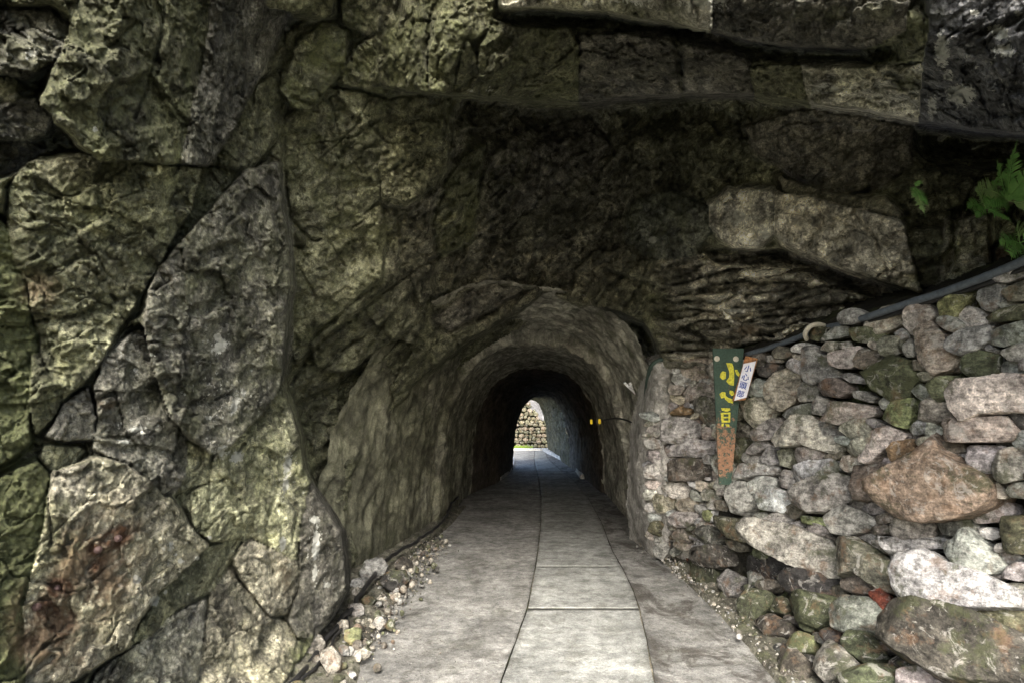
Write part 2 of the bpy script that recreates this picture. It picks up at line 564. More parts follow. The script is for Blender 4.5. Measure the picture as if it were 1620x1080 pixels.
def tunnel(name, y0, y1, ny, nphi, mat, amp, slant=0.0, ph0=0.0):
    ys = np.linspace(y0, y1, ny)
    ph = np.linspace(ph0, math.pi, nphi)
    Y, PH = np.meshgrid(ys, ph, indexing='ij')
    # the lining starts earlier at its left foot than at its crown and right side
    Y = Y + slant * (1 - (Y - y0) / (y1 - y0)) * np.clip(np.sin(PH * 0.5 + 0.0) * 1.35 - 0.12, 0, 1)
    L = np.interp(Y, TY, TL); R = np.interp(Y, TY, TR); H = np.interp(Y, TY, TZ)
    cx = (L + R) / 2; hw = (R - L) / 2
    c, s = np.cos(PH), np.sin(PH)
    X = cx - hw * np.sign(c) * np.abs(c) ** 0.78
    Z = H * s ** 0.72
    P = np.stack([X, Y, Z], -1).reshape(-1, 3)
    C = np.stack([cx, Y, np.full_like(cx, 1.2)], -1).reshape(-1, 3)
    d = C - P; d[:, 1] = 0; d /= np.linalg.norm(d, axis=1)[:, None] + 1e-9
    h = amp * (1.2 * fbm(P * (1.1, 0.6, 1.1), 5, 3) + 0.6 * fbm(P * (3.2, 2.6, 2.2), 5, 9, ridged=True))
    h += 0.35 * amp * fbm(P * 9, 3, 21)
    h *= np.clip(P[:, 2] / 0.2, 0.25, 1)
    P = P + d * h[:, None]
    P[:, 2] -= 0.03 * (np.abs(c.reshape(-1)) > 0.999)
    i = np.arange(ny * nphi).reshape(ny, nphi)
    Fq = np.stack([i[:-1, :-1], i[:-1, 1:], i[1:, 1:], i[1:, :-1]], -1).reshape(-1, 4)
    o = mesh_np(name, P, Fq, mat)
    return tag(o, kind='structure')


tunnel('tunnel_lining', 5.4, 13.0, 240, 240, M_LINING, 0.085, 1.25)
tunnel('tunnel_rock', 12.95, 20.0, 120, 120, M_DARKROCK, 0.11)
# beyond the exit the right wall carries on under open sky, leaning over the path
tunnel('cutting_wall', 19.9, 31.5, 150, 90, M_CUT, 0.16, 0.0, math.pi * 0.47)  # overhang carried further across to dim the sky light at the exit

# ------------------------------------------------------------------ bedrock: a cave mouth in real depth
OUTCROP = [(-400, 1200), (-400, -500), (452, -500), (452, 200), (450, 215), (447, 262), (452, 330), (463, 395), (465, 460), (458, 530), (452, 600), (470, 650),
           (488, 740), (514, 787), (545, 838), (552, 880), (555, 935), (530, 985), (505, 1020), (440, 1100), (380, 1200)]
SHARED = [(-300, -400, 1.9), (0, 0, 2.25), (225, 0, 2.7), (450, 0, 3.7), (450, 160, 4.15), (0, 200, 2.35), (225, 200, 2.9), (450, -400, 3.0), (100, -400, 2.3)]
gleft = [(380, 1130), (440, 1090), (500, 1030)]
T_A = TPS(SHARED + [(0, 540, 2.35), (0, 800, 2.2), (0, 1080, 2.05), (-300, 540, 1.75), (-300, 1100, 1.6), (225, 420, 3.0), (225, 700, 2.85), (225, 1000, 2.75),
                    (450, 420, 4.15), (450, 620, 4.1), (450, 800, 3.85), (400, 980, 3.55)] +
          [(x, y, float(ground_t(x, y)) * 0.985) for x, y in gleft] + [(545, 850, 4.3), (550, 935, 4.35), (510, 1010, 4.0)])
T_B = TPS(SHARED + [(470, 300, 4.5), (480, 450, 4.95), (475, 620, 5.6), (510, 760, 5.75), (540, 860, 5.85), (560, 880, 5.9), (560, 780, 5.8), (590, 690, 6.2), (640, 620, 6.75), (600, 500, 5.5), (570, 350, 5.0),
                    (600, 180, 4.6), (700, 100, 4.5), (700, 300, 5.4), (700, 450, 6.35), (740, 535, 6.85), (790, 500, 6.95), (870, 455, 7.0), (870, 380, 6.7), (870, 300, 6.7),
                    (870, 190, 6.1), (870, 100, 4.9), (870, 0, 4.4), (870, -400, 3.3), (1040, 500, 6.4), (1040, 560, 6.4), (1040, 380, 6.2), (1040, 190, 5.7), (1040, 0, 4.1),
                    (1200, 540, 5.7), (1200, 440, 5.3), (1200, 340, 5.3), (1200, 200, 5.1), (1200, 0, 3.8), (1320, 500, 5.0), (1450, 440, 4.4), (1450, 330, 4.2), (1450, 210, 4.4), (1450, 60, 3.5),
                    (1620, 420, 3.9), (1620, 300, 4.0), (1620, 220, 3.6), (1620, 0, 3.0), (1620, -400, 2.4), (1250, -400, 2.9), (1900, 200, 2.6), (1900, -400, 2.0), (1900, 600, 2.6),
                    (1100, 700, 7.3), (1300, 700, 5.4), (1620, 700, 3.7), (1620, 1080, 3.2), (1200, 1000, 6.0)])
HOLE = [(430, 1110), (440, 1100), (505, 1022), (530, 990), (556, 940), (556, 900), (566, 884), (556, 850), (546, 800), (560, 740), (588, 690), (622, 645), (662, 600), (700, 566), (742, 536),
        (790, 503), (832, 480), (870, 462), (905, 478), (945, 484), (985, 494), (1020, 512), (1042, 540), (1050, 572), (1075, 620), (1075, 1200), (430, 1200)]

OL = (0.125, 0.126, 0.080); GY = (0.122, 0.120, 0.098); GR = (0.118, 0.120, 0.080); TN = (0.150, 0.142, 0.105); DK = (0.092, 0.088, 0.072); PL = (0.33, 0.32, 0.26)
# traced blocks: outline in photo pixels, metres it stands proud, tilt (per 100 px), rock tint, moss
BL = [
 ([(-30,20),(74,20),(104,41),(113,70),(81,98),(33,120),(-30,107)], .10, (0,.05), GY, .3),
 ([(-30,124),(22,126),(33,142),(22,159),(-30,160)], .08, (0,0), GR, .6),
 ([(-30,170),(55,165),(78,181),(70,207),(40,222),(-30,218)], .06, (0,0), GY, .3),
 ([(-30,230),(30,224),(60,236),(40,258),(5,272),(-30,275)], .03, (0,0), GY, .2),
 ([(70,165),(98,89),(122,22),(160,-60),(332,-60),(330,40),(318,110),(300,180),(285,256),(159,252),(130,226),(107,200)], .22, (-.02,.09), OL, .5),
 ([(334,-60),(437,-60),(455,22),(418,96),(370,200),(344,237),(326,258),(288,257),(303,185),(322,110),(334,40)], .18, (-.10,.05), GY, .15),
 ([(348,246),(374,195),(402,144),(437,119),(452,148),(446,207),(402,258),(374,267),(352,258)], .10, (-.05,.06), OL, .4),
 ([(474,67),(511,38),(545,50),(542,107),(511,148),(493,172),(470,168),(446,141),(461,111)], .22, (0,.08), GR, .9),
 ([(415,-60),(532,-60),(521,18),(507,25),(426,9)], .30, (0,.03), OL, .5),
 ([(540,-60),(600,-60),(625,40),(585,55),(545,35)], .12, (0,.03), OL, .5),
 ([(630,-60),(780,-60),(770,50),(745,60),(700,30),(640,28)], .10, (0,.03), OL, .6),
 ([(18,300),(45,262),(128,248),(215,262),(317,270),(300,330),(271,378),(262,400),(237,441),(207,482),(178,530),(148,582),(130,606),(96,633),(78,603),(68,557),(68,528),(53,490),(46,446),(24,417),(15,372)], .16, (.03,-.02), OL, .45),
 ([(322,268),(374,275),(345,310),(318,347),(297,374),(272,412),(262,422),(273,385),(282,345),(302,312)], .02, (0,0), GR, .5),
 ([(392,276),(437,262),(449,330),(461,394),(465,461),(458,535),(446,587),(432,626),(400,667),(360,705),(335,715),(296,684),(272,657),(254,609),(239,557),(233,520),(239,461),(257,424),(289,385),(320,348),(350,315)], .24, (-.02,-.02), GY, .35),
 ([(-30,320),(12,366),(34,440),(46,500),(56,552),(38,574),(0,602),(-30,608)], .10, (0,0), GR, 25),
 ([(-30,620),(25,589),(46,564),(46,620),(43,700),(20,722),(-30,742)], .07, (0,0), GR, 25),
 ([(54,562),(70,590),(92,632),(85,652),(57,684),(50,640)], .05, (0,0), OL, .5),
 ([(74,690),(100,642),(138,618),(150,660),(146,692),(110,694)], .05, (0,0), GY, .1),
 ([(152,610),(165,570),(205,532),(228,522),(237,577),(254,625),(279,676),(293,708),(291,745),(285,765),(261,776),(237,756),(205,732),(172,718),(150,706),(160,660)], .10, (0,-.03), GY, .25),
 ([(297,704),(334,717),(332,760),(290,772),(293,740)], .08, (0,0), OL, .3),
 ([(71,706),(130,711),(118,727),(79,741),(67,723)], .05, (0,0), OL, .3),
 ([(84,747),(158,725),(198,737),(235,765),(271,797),(294,828),(326,864),(275,913),(251,933),(211,988),(203,1020),(150,1050),(100,1083),(45,1150),(40,960),(72,830),(78,780)], .14, (.02,-.01), TN, .35),
 ([(-30,765),(60,732),(73,747),(66,830),(33,960),(38,1150),(-30,1150)], .08, (0,0), GR, 25),
 ([(332,867),(375,853),(362,885),(334,933),(277,963),(237,1002),(212,1014),(223,990),(259,935),(290,907)], .07, (0,0), OL, .3),
 ([(340,730),(352,714),(402,674),(434,633),(452,604),(464,642),(480,700),(490,740),(486,770),(472,825),(466,882),(440,868),(395,845),(378,848),(335,853),(312,835),(300,800),(307,780),(335,765)], .13, (-.03,0), OL, .45),
 ([(373,885),(397,855),(440,875),(468,889),(470,920),(454,968),(428,970),(400,938)], .12, (0,0), TN, .2),
 ([(345,927),(363,902),(393,943),(422,977),(453,986),(484,1050),(455,1150),(318,1150),(322,1028),(336,940)], .09, (0,0), TN, .25),
 ([(213,1027),(277,974),(323,952),(316,1028),(306,1150),(110,1150),(162,1057)], .05, (0,0), GY, .3),
 ([(492,769),(514,789),(543,838),(549,901),(551,933),(530,978),(494,1006),(472,1006),(461,980),(476,933),(477,838)], .10, (-.04,0), DK, .15),
 ([(474,1012),(500,1007),(510,1020),(490,1060),(470,1150),(440,1150)], .06, (0,0), GR, .9),
 ([(537,128),(567,76),(635,35),(676,39),(672,141),(615,148),(574,137)], .17, (0,.05), GR, .75),
 ([(685,37),(728,33),(733,57),(720,92),(711,120),(702,150),(680,143)], .19, (0,.04), GR, .75),
 ([(737,67),(753,102),(755,145),(722,148),(730,102)], .15, (0,0), OL, .5),
 ([(761,74),(781,44),(900,48),(911,74),(914,162),(855,162),(804,154),(761,148)], .22, (0,.06), OL, .45),
 ([(920,60),(1058,50),(1072,150),(1000,156),(935,165),(920,160)], .18, (0,.05), DK, .15),
 ([(1080,52),(1140,60),(1182,102),(1186,152),(1088,150)], .14, (0,.05), DK, .15),
 ([(1190,112),(1262,105),(1278,166),(1200,153)], .20, (0,0), OL, .4),
 ([(1270,100),(1370,104),(1440,107),(1463,102),(1452,192),(1366,177),(1284,165)], .28, (0,.04), PL, .35),
 ([(1366,78),(1400,60),(1440,20),(1468,30),(1466,95),(1380,98)], .24, (0,0), GR, .6),
 ([(795,-60),(1125,-60),(1120,45),(1060,33),(960,14),(800,6)], .55, (0,.03), PL, .5),
 ([(1130,-60),(1440,-60),(1430,48),(1370,76),(1240,70),(1130,50)], .30, (0,.05), DK, .1),
 ([(1474,-60),(1720,-60),(1720,215),(1540,207),(1456,196),(1464,100),(1474,30)], .42, (0,.03), (.075,.077,.078), .05),
 ([(620,160),(700,152),(707,165),(703,270),(690,290),(660,310),(640,319),(608,310),(604,250),(615,190)], .20, (0,.03), OL, .35),
 ([(457,190),(505,142),(570,147),(612,162),(603,230),(598,310),(560,345),(520,370),(500,378),(464,340),(457,260)], .10, (.02,0), GR, .55),
 ([(467,395),(490,402),(520,377),(560,352),(598,327),(608,380),(600,440),(560,470),(500,520),(470,560),(468,480)], .08, (0,0), OL, .5),
 ([(712,290),(737,250),(765,235),(750,300),(743,380),(700,400),(692,350)], .08, (0,0), GR, .6),
 ([(1183,202),(1270,177),(1440,204),(1436,260),(1400,288),(1350,303),(1300,298),(1260,283),(1235,258),(1200,240)], .06, (0,-.09), (.17,.16,.125), .15),
 ([(1124,325),(1155,303),(1220,303),(1224,365),(1195,389),(1163,385),(1126,357)], .40, (0,-.03), PL, .0),
 ([(1228,308),(1290,316),(1350,333),(1418,352),(1428,372),(1436,400),(1452,457),(1400,442),(1340,422),(1270,397),(1240,382),(1228,365)], .42, (0,.0), (.27,.255,.20), .05),
 ([(1235,285),(1310,308),(1400,318),(1420,340),(1350,326),(1290,308),(1240,300)], .30, (0,0), TN, .2),
 ([(1500,352),(1560,345),(1562,440),(1510,455),(1488,440),(1492,390)], .12, (0,0), PL, .5),
 ([(1440,372),(1486,365),(1486,450),(1462,452),(1450,410)], .10, (0,0), GY, .5),
 ([(1575,395),(1720,340),(1720,440),(1580,440)], .0, (0,0), DK, .2),
 ([(1000,330),(1060,305),(1116,330),(1122,365),(1090,400),(1040,405),(995,380)], .14, (0,0), (.085,.09,.075), .3),
 ([(780,250),(838,196),(850,215),(808,300),(770,345),(765,300)], .10, (0,0), DK, .3),
 ([(858,210),(930,190),(960,230),(905,290),(850,330),(820,330)], .12, (0,0), DK, .1),
 ([(800,380),(855,320),(920,285),(935,310),(880,370),(830,395)], .10, (0,0), (.09,.088,.065), .1),
 ([(690,505),(740,470),(820,440),(830,455),(770,490),(712,520)], .04, (0,0), DK, .1),
]
CRACKS = [
 ([(1290,318),(1302,352),(1275,398)], 2.5, .06), ([(1350,335),(1388,380),(1408,442)], 3, .07), ([(1228,332),(1330,348),(1432,402)], 2, .04), ([(1240,355),(1300,372),(1345,420)], 2, .03), ([(1155,310),(1175,345),(1165,385)], 2, .03),
 ([(262,-20),(255,60),(235,130),(215,190)], 2.2, .05), ([(330,300),(300,420),(300,520),(330,640)], 1.8, .02), ([(60,300),(140,330),(230,300)], 1.6, .02), ([(520,150),(545,250),(530,330)], 2, .05), ([(645,160),(640,310)], 1.8, .03),
 ([(40,880),(130,800),(160,760)], 1.6, .02), ([(300,980),(345,900),(375,850)], 2, .04), ([(480,230),(560,215),(600,190)], 2, .05),
 ([(450,620),(490,560),(560,500),(640,440),(700,400)], 3, .10), ([(470,640),(540,610),(600,560),(680,500),(760,460),(860,435)], 5, .14),
 ([(620,330),(640,420),(600,520),(560,600)], 3, .07), ([(760,245),(742,330),(735,400),(700,470)], 3, .08), ([(850,345),(900,330),(960,290),(990,250)], 3, .08),
 ([(960,430),(1010,445),(1060,460),(1110,462),(1170,458),(1240,440)], 4, .14), ([(1120,395),(1190,398),(1270,405),(1330,430),(1440,462)], 6, .2),
 ([(1035,495),(1060,505),(1120,540),(1200,555)], 5, .15), ([(1030,475),(1090,485),(1140,500),(1230,500)], 3, .1), ([(1060,420),(1100,440),(1150,430),(1200,430),(1260,415)], 3, .1),
 ([(1290,430),(1340,450),(1400,470),(1440,475)], 4, .1), ([(1180,470),(1260,455),(1330,470)], 3, .08), ([(1260,490),(1330,480),(1400,490)], 4, .08),
 ([(470,420),(500,470),(495,520)], 2, .05), ([(520,380),(545,420),(530,470)], 2, .05), ([(80,860),(75,780),(82,745)], 2, .05),
 ([(375,715),(415,670)], 2, .03), ([(430,905),(420,840),(440,770),(425,720)], 2, .05), ([(450,770),(470,810),(462,850)], 2, .05), ([(575,180),(610,230)], 2, .05),
 ([(100,420),(150,400),(170,440)], 2, .03), ([(240,600),(330,560)], 1.5, .01), ([(910,60),(912,160)], 3, .06), ([(590,150),(560,200),(510,250)], 2, .05),
 ([(1515,330),(1500,440)], 5, .1), ([(1445,360),(1490,355)], 5, .12), ([(1290,240),(1330,270)], 2, .04), ([(1305,285),(1340,270)], 3, .05),
 ([(240,790),(170,800),(120,870)], 1.5, .015), ([(350,760),(390,740),(430,700)], 1.5, .03)]

step = 2.4
gx = np.arange(-240, 1860, step)
gy = np.arange(-340, 1150, step)
# outside the frame a coarser spacing is enough
gx = np.array([x for i, x in enumerate(gx) if (-60 < x < 1680) or i % 3 == 0])
gy = np.array([y for i, y in enumerate(gy) if (-60 < y) or i % 3 == 0])
PX, PY = np.meshgrid(np.clip(gx, -240, 1858), np.clip(gy, -340, 1200), indexing='ij')
NX, NY = PX.shape
px, py = PX.ravel(), PY.ravel()

wz = np.stack([px / 60, py / 60, np.zeros_like(px)], -1)
wx_ = px + 5 * fbm(wz, 4, 31) + 1.5 * fbm(wz * 6, 2, 61)
wy_ = py + 5 * fbm(wz, 4, 47) + 1.5 * fbm(wz * 6, 2, 67)
rim = np.exp(-(((px - 760) / 330) ** 4)) * smooth(850, 700, py)
sd_out = sd_poly(wx_, wy_, OUTCROP)
tA, tB = T_A(px, py), T_B(px, py)
s_out = smooth(-3, 9, sd_out)
t0 = tB * (1 - s_out) + tA * s_out
lipx = [600, 690, 760, 857, 935, 1000, 1090, 1180, 1290, 1366, 1450, 1540, 1640, 1900]
lipy = [140, 150, 155, 163, 165, 156, 150, 152, 168, 178, 193, 207, 215, 235]
ly = np.interp(wx_, lipx, lipy)
t0 = t0 - 0.95 * smooth(-3, 5, ly - wy_) * smooth(560, 740, px) * (1 - 0.6 * smooth(0, 400, ly - wy_))
dl = wy_ - ly
t0 = t0 + 0.6 * smooth(-2, 7, dl) * smooth(85, 18, dl) * smooth(690, 745, px) * (1 - 0.75 * smooth(1130, 1230, px)) + 0.9 * smooth(-2, 7, dl) * smooth(75, 30, dl) * smooth(1440, 1480, px)
ly2 = np.interp(wx_, [780, 960, 1060, 1125, 1135, 1240, 1370, 1440], [10, 18, 36, 48, 52, 72, 78, 60]); dl2 = wy_ - ly2
t0 = t0 + 0.35 * smooth(-1, 5, dl2) * smooth(34, 10, dl2) * smooth(800, 860, px) * smooth(1440, 1380, px)
ly3 = np.interp(wx_, [1120, 1163, 1195, 1240, 1270, 1340, 1400, 1452], [392, 392, 396, 392, 405, 430, 448, 462]); dl3 = wy_ - ly3
t0 = t0 + 0.55 * smooth(-1, 5, dl3) * smooth(40, 12, dl3) * smooth(1110, 1150, px) * smooth(1470, 1440, px)
P0 = at(px, py, t0)

h = np.zeros_like(px)
# procedural blocks where nothing is traced
dC = np.exp(-(((px - 830) / 260) ** 2 + ((py - 340) / 190) ** 2) ** 2)
dS = smooth(1010, 1080, px) * smooth(385, 410, py + 0.0 * px) * (1 - smooth(1500, 1600, px))
wob = np.stack([fbm(P0 * 1.6, 3, 5), fbm(P0 * 1.6, 3, 15), fbm(P0 * 1.6, 3, 25)], -1) * 0.16


def cells(P, ax, sc, seed):
    """anisotropic cells: ax = rotation about Y (radians), sc = size of cells along the rotated axes"""
    c, s = math.cos(ax), math.sin(ax)
    Q = np.stack([(P[:, 0] * c + P[:, 2] * s) / sc[0], P[:, 1] / sc[1], (-P[:, 0] * s + P[:, 2] * c) / sc[2]], -1)
    f1, e, r = voro(Q, seed)
    return f1, e, r


f1, e1, r1 = cells(P0 + wob, 0.9, (0.55, 0.5, 0.30), 1); q1 = LAST_TILT
f2, e2, r2 = cells(P0 + wob * 1.2, 0.85, (0.75, 0.7, 0.20), 2); q2 = LAST_TILT
f3, e3, r3 = cells(P0 + wob * 0.55, -0.05, (0.50, 0.45, 0.085), 3); q3 = LAST_TILT
f4, e4, r4 = cells(P0 + wob * 0.6, 0.7, (0.18, 0.16, 0.11), 4); q4 = LAST_TILT


def cell_h(e, r, amp, w):
    return amp * (r[:, 0] - 0.5) * 1.6 + amp * (1 - np.exp(-e / w)) - amp * 0.6


hg = 0.12 * (r1[:, 2] - .5) + 0.26 * q1 - 0.05 * np.exp(-(e1 / 0.05) ** 2) * (r1[:, 0] > .4)
hc = 0.24 * (r2[:, 2] - .5) + 0.34 * q2 - 0.05 * np.exp(-(e2 / 0.06) ** 2) * (r2[:, 0] > .5)
hs = cell_h(e3, r3, 0.19, 0.20) + 0.12 * q3
hp = hg * (1 - dC) + hc * dC
hp = hp * (1 - dS) + hs * dS
hp = hp + 0.03 * (r4[:, 2] - .5) + 0.075 * q4
tint_p = np.array(OL)[None] * (1 - dC[:, None]) + np.array((0.135, 0.130, 0.098))[None] * dC[:, None]
tint_p = tint_p * (0.75 + 0.5 * r1[:, 1:2] * (1 - dS[:, None]) + 0.5 * dS[:, None] * r3[:, 1:2])
tint_p = tint_p * (1 - dS[:, None]) + np.array((0.145, 0.138, 0.112))[None] * (0.75 + 0.5 * r3[:, 1:2]) * dS[:, None]
tint_p = tint_p * (1 + dS[:, None] * (0.0 + 1.3 * (r3[:, 2:3] > 0.62)))
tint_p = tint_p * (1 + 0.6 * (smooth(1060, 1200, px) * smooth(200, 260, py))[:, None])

# traced blocks
hnear = np.zeros_like(px); tnear = np.zeros((len(px), 3)); mnear = np.zeros_like(px)
best = np.full(px.shape, -9.0); sdmax = np.full(px.shape, -99.0)
tint = tint_p.copy(); moss = 0.35 + 0.2 * fbm(P0 * 1.3, 3, 77); moss = moss * (1 - 0.8 * dC) * (1 - 0.6 * smooth(1000, 1200, px))
for bi, (poly, off, tl, tc, ms) in enumerate(BL):
    A = np.array(poly, float)
    x0, y0 = A.min(0) - 30; x1, y1 = A.max(0) + 30
    m = np.where((px > x0) & (px < x1) & (py > y0) & (py < y1))[0]
    s = sd_poly(wx_[m], wy_[m], A)
    size = min(np.ptp(A[:, 0]), np.ptp(A[:, 1]))
    rr = max(3.0, 0.05 * size)
    rb = np.random.default_rng(bi + 40)
    tl = (tl[0] + rb.uniform(-.05, .05) * min(1, 120 / size), tl[1] + rb.uniform(-.05, .05) * min(1, 120 / size))
    cxy = A.mean(0)
    off = off * 1.25 + rb.uniform(-.03, .05)
    hb = off + 1.3 * tl[0] * (px[m] - cxy[0]) / 100 + 1.3 * tl[1] * (py[m] - cxy[1]) / 100
    hb = hb + 0.02 * (1 - np.exp(-np.clip(s + 3, 0, None) / rr)) * min(1, size / 90) - 0.03
    near = s > sdmax[m]
    hnear[m[near]] = hb[near]; tnear[m[near]] = np.array(tc); mnear[m[near]] = ms
    ins = s > -3.2
    mi = m[ins]
    h[mi] = np.where(hb[ins] > best[mi], hb[ins], h[mi])
    up = hb[ins] > best[mi]
    tint[mi[up]] = np.array(tc) * (1.4 if (cxy[1] > 690 and cxy[0] < 480) else 1.15 if cxy[0] > 480 and cxy[1] < 480 else 1.0) * (0.9 + 0.25 * ((bi * 37) % 10) / 10)  # lower-left blocks lifted in colour for a stronger fall of light
    moss[mi[up]] = ms
    best[mi] = np.maximum(best[mi], hb[ins])
    sdmax[m] = np.maximum(sdmax[m], s)
outside = sdmax <= -3.2
w = smooth(6, 16, -sdmax)
crk = np.clip(0.62 + 1.5 * fbm(P0 * 2.3, 3, 91), 0.06, 1.5)
rec = hnear - 0.19 * smooth(2.0, 6.0, -sdmax) * crk
h = np.where(outside, rec * (1 - w) + hp * w, h)
to_ = smooth(3, 14, -sdmax)[:, None]
tint = np.where(outside[:, None], tnear * (1 - to_) + tint_p * to_, tint)
moss = np.where(outside, mnear * (1 - to_[:, 0]) + moss * to_[:, 0], moss)
wob2 = np.stack([fbm(P0 * 3, 3, 35), fbm(P0 * 3, 3, 45), fbm(P0 * 3, 3, 55)], -1) * 0.12
f5, e5, r5 = cells(P0 + wob2, 0.9, (0.45, 0.4, 0.24), 6); q5 = LAST_TILT
f6, e6, r6 = cells(P0 + wob2 * 0.6, 1.0, (0.16, 0.13, 0.09), 7); q6 = LAST_TILT
f7, e7, r7 = cells(P0 + wob2 * 0.4, 0.8, (0.055, 0.05, 0.04), 8); q7 = LAST_TILT
fac5 = 0.05 * q5 + 0.02 * (r5[:, 0] - .5)
h = h + (fac5 - 0.03 * np.exp(-(e5 / 0.03) ** 2) * (r5[:, 2] > 0.6) * crk) * (~outside)
h = h + (0.035 * q6 + (r6[:, 0] - .5) * 0.016) * smooth(-.35, .15, fbm(P0 * 1.5, 2, 66)) + 0.018 * q7
def flake(P, f, seed, wdt, lo=-0.02):
    n_ = fbm(P * f + 0.5 * fbm(P * f * 1.7, 2, seed + 5)[:, None], 4, seed, gain=0.55)
    return smooth(lo, lo + wdt, n_)


fz = 1 + 1.6 * dC + 0.6 * dS
Pd = np.stack([P0[:, 0] * 0.85 + P0[:, 2] * 0.5, P0[:, 1], (-P0[:, 0] * 0.5 + P0[:, 2] * 0.85) * 1.9], -1)
k1, k2, k3 = flake(Pd, 1.6, 101, .03), flake(Pd, 3.0, 111, .04, .05), flake(Pd, 6.5, 121, .07, .12)
h = h + fz * (0.045 * k1 + 0.026 * k2 + 0.013 * k3)
tint = tint * (0.9 + 0.2 * k2[:, None]) * (0.93 + 0.14 * k3[:, None])
tint = tint * (0.86 + 0.28 * r5[:, 3:4]) * (0.9 + 0.2 * r6[:, 3:4])
for pts, cw, dep in CRACKS:
    d = d_line(wx_, wy_, pts)
    h = h - dep * np.exp(-(d / cw) ** 2)
# surface relief
Pn = P0
rough_amp = 0.8 + 0.5 * fbm(Pn * 0.9, 2, 88)
h = h + 0.05 * fbm(Pn * 1.7, 5, 11) + rough_amp * ((0.02 + 0.025 * outside) * fbm(Pn * (7, 5, 4.4), 5, 13, ridged=True) + 0.018 * fbm(Pn * 17, 3, 17)) + 0.010 * fbm(Pn * 42, 2, 19)
h = h + (dC * 0.10 + dS * 0.02) * fbm(Pn * (3.4, 2.5, 2.4) + wob * 3, 4, 23, ridged=True)
pit = smooth(0.35, 0.6, fbm(Pn * 11, 2, 29))
h = h - 0.018 * pit * smooth(700, 500, px)

# edge towards the tunnel: the rock curls inwards and passes outside the lining
sd_h = sd_poly(wx_, wy_, HOLE) + 3 * rim * fbm(wz * 2.2, 4, 55)
t = t0 - h
t = t + 1.5 * smooth(0, 11, sd_h + 4 * fbm(P0 * 5, 3, 99)) + 0.25 * smooth(11, 30, sd_h)
keep = sd_h < 30
# lower right: hidden behind the stone wall
P = at(px, py, t)
lich = np.zeros_like(px); rust = np.zeros_like(px)


def blob(arr, x, y, rx, ry, a, ang=0.0):
    c, s_ = math.cos(ang), math.sin(ang)
    u = ((px - x) * c + (py - y) * s_) / rx; v = (-(px - x) * s_ + (py - y) * c) / ry
    np.maximum(arr, a * np.exp(-(u * u + v * v)), out=arr)


for x, y, rx, ry, a, g in [(348,548,20,14,.7,-.8),(345,535,8,8,.9,0),(372,640,10,26,.65,.4),(385,620,6,9,.8,.3),(350,715,26,14,.62,-.5),(375,722,16,12,.8,-.5),(330,660,8,5,.8,0),
        (455,735,9,26,.72,.1),(452,765,6,20,.8,.1),(447,860,8,16,.78,.1),(500,860,7,30,.95,0.08),(498,822,9,8,.9,0),(498,905,5,16,.8,.1),(518,925,9,7,.7,0),
        (216,916,8,8,.98,0),(190,925,7,6,.7,0),(331,850,5,4,.95,0),(270,865,8,14,.6,.2),(285,887,5,4,.9,0),(312,882,4,4,.9,0),(245,950,9,13,.8,.5),(262,936,4,5,.8,0),(215,680,20,12,.6,0),(195,700,16,14,.62,0),
        (1033,380,8,7,.95,0),(1025,388,3,4,.8,0),(1170,345,30,24,.58,0),(1210,370,14,14,.6,0),(240,560,5,5,.7,0),(215,585,4,4,.9,0),(50,85,18,12,.6,0),(150,205,7,6,.7,0),
        (1110,5,60,14,.6,0),(1000,0,70,10,.58,0),(1310,140,40,20,.5,0),(1140,5,14,20,.55,0),(1490,80,16,40,.72,0),(1520,150,30,22,.78,0),(1580,50,26,16,.72,.4),(1540,20,12,10,.6,0),(1590,80,30,14,.66,.2),(1610,20,10,8,.7,0),(1475,170,10,24,.7,0),
        (1500,120,10,14,.7,0),(350,620,70,110,.34,0),(215,690,60,45,.36,0),(455,760,30,90,.36,0),(505,870,28,60,.3,0),(270,885,60,50,.34,0),(70,90,40,30,.25,0),(1560,100,60,90,.3,0),(1170,480,120,40,.2,0),(200,560,60,40,.2,0),(1240,470,22,4,.6,.1),(1130,478,20,5,.75,.05),(1160,492,40,4,.66,.05),(1090,485,40,4,.6,.15),(1170,420,14,4,.6,0),(1120,450,14,6,.55,0),(1050,140,14,6,.3,0),(775,143,10,5,.6,0),(745,145,8,5,.6,0)]:
    blob(lich, x, y, rx, ry, a, g)
for x, y, rx, ry, a, g in [(150,900,60,90,.55,.4),(80,990,60,60,.7,.2),(182,850,34,18,1.3,-.5),(155,890,26,44,.8,.3),(150,868,16,14,1.0,0),(95,930,24,20,1.3,0),(75,965,34,30,.95,.2),(60,1010,40,40,.7,0),(110,985,22,50,.7,.3),(195,900,16,45,.45,0),
        (60,460,40,30,.25,0),(1120,500,20,12,.25,0),(1180,523,26,10,.35,0),(1590,405,30,12,.5,0),(170,640,20,10,.25,0),(450,905,20,40,.2,0)]:
    blob(rust, x, y, rx, ry, a, g)
for x, y, rx, ry, a in [(105,860,50,90,.9),(500,95,40,60,1.0),(480,300,25,110,.7),(490,1040,40,40,1.2),(740,300,16,90,.9),(310,470,26,90,.6),(240,130,70,80,.6),(430,560,20,60,.6),(1510,380,14,60,1.3),(1400,315,30,14,.8),
        (1445,440,20,12,.9),(590,370,60,50,.6),(700,90,40,60,.7),(1420,130,40,30,.9),(1040,470,20,12,.8),(1350,20,120,20,.5),(840,440,40,12,.3)]:
    blob(moss, x, y, rx, ry, a)
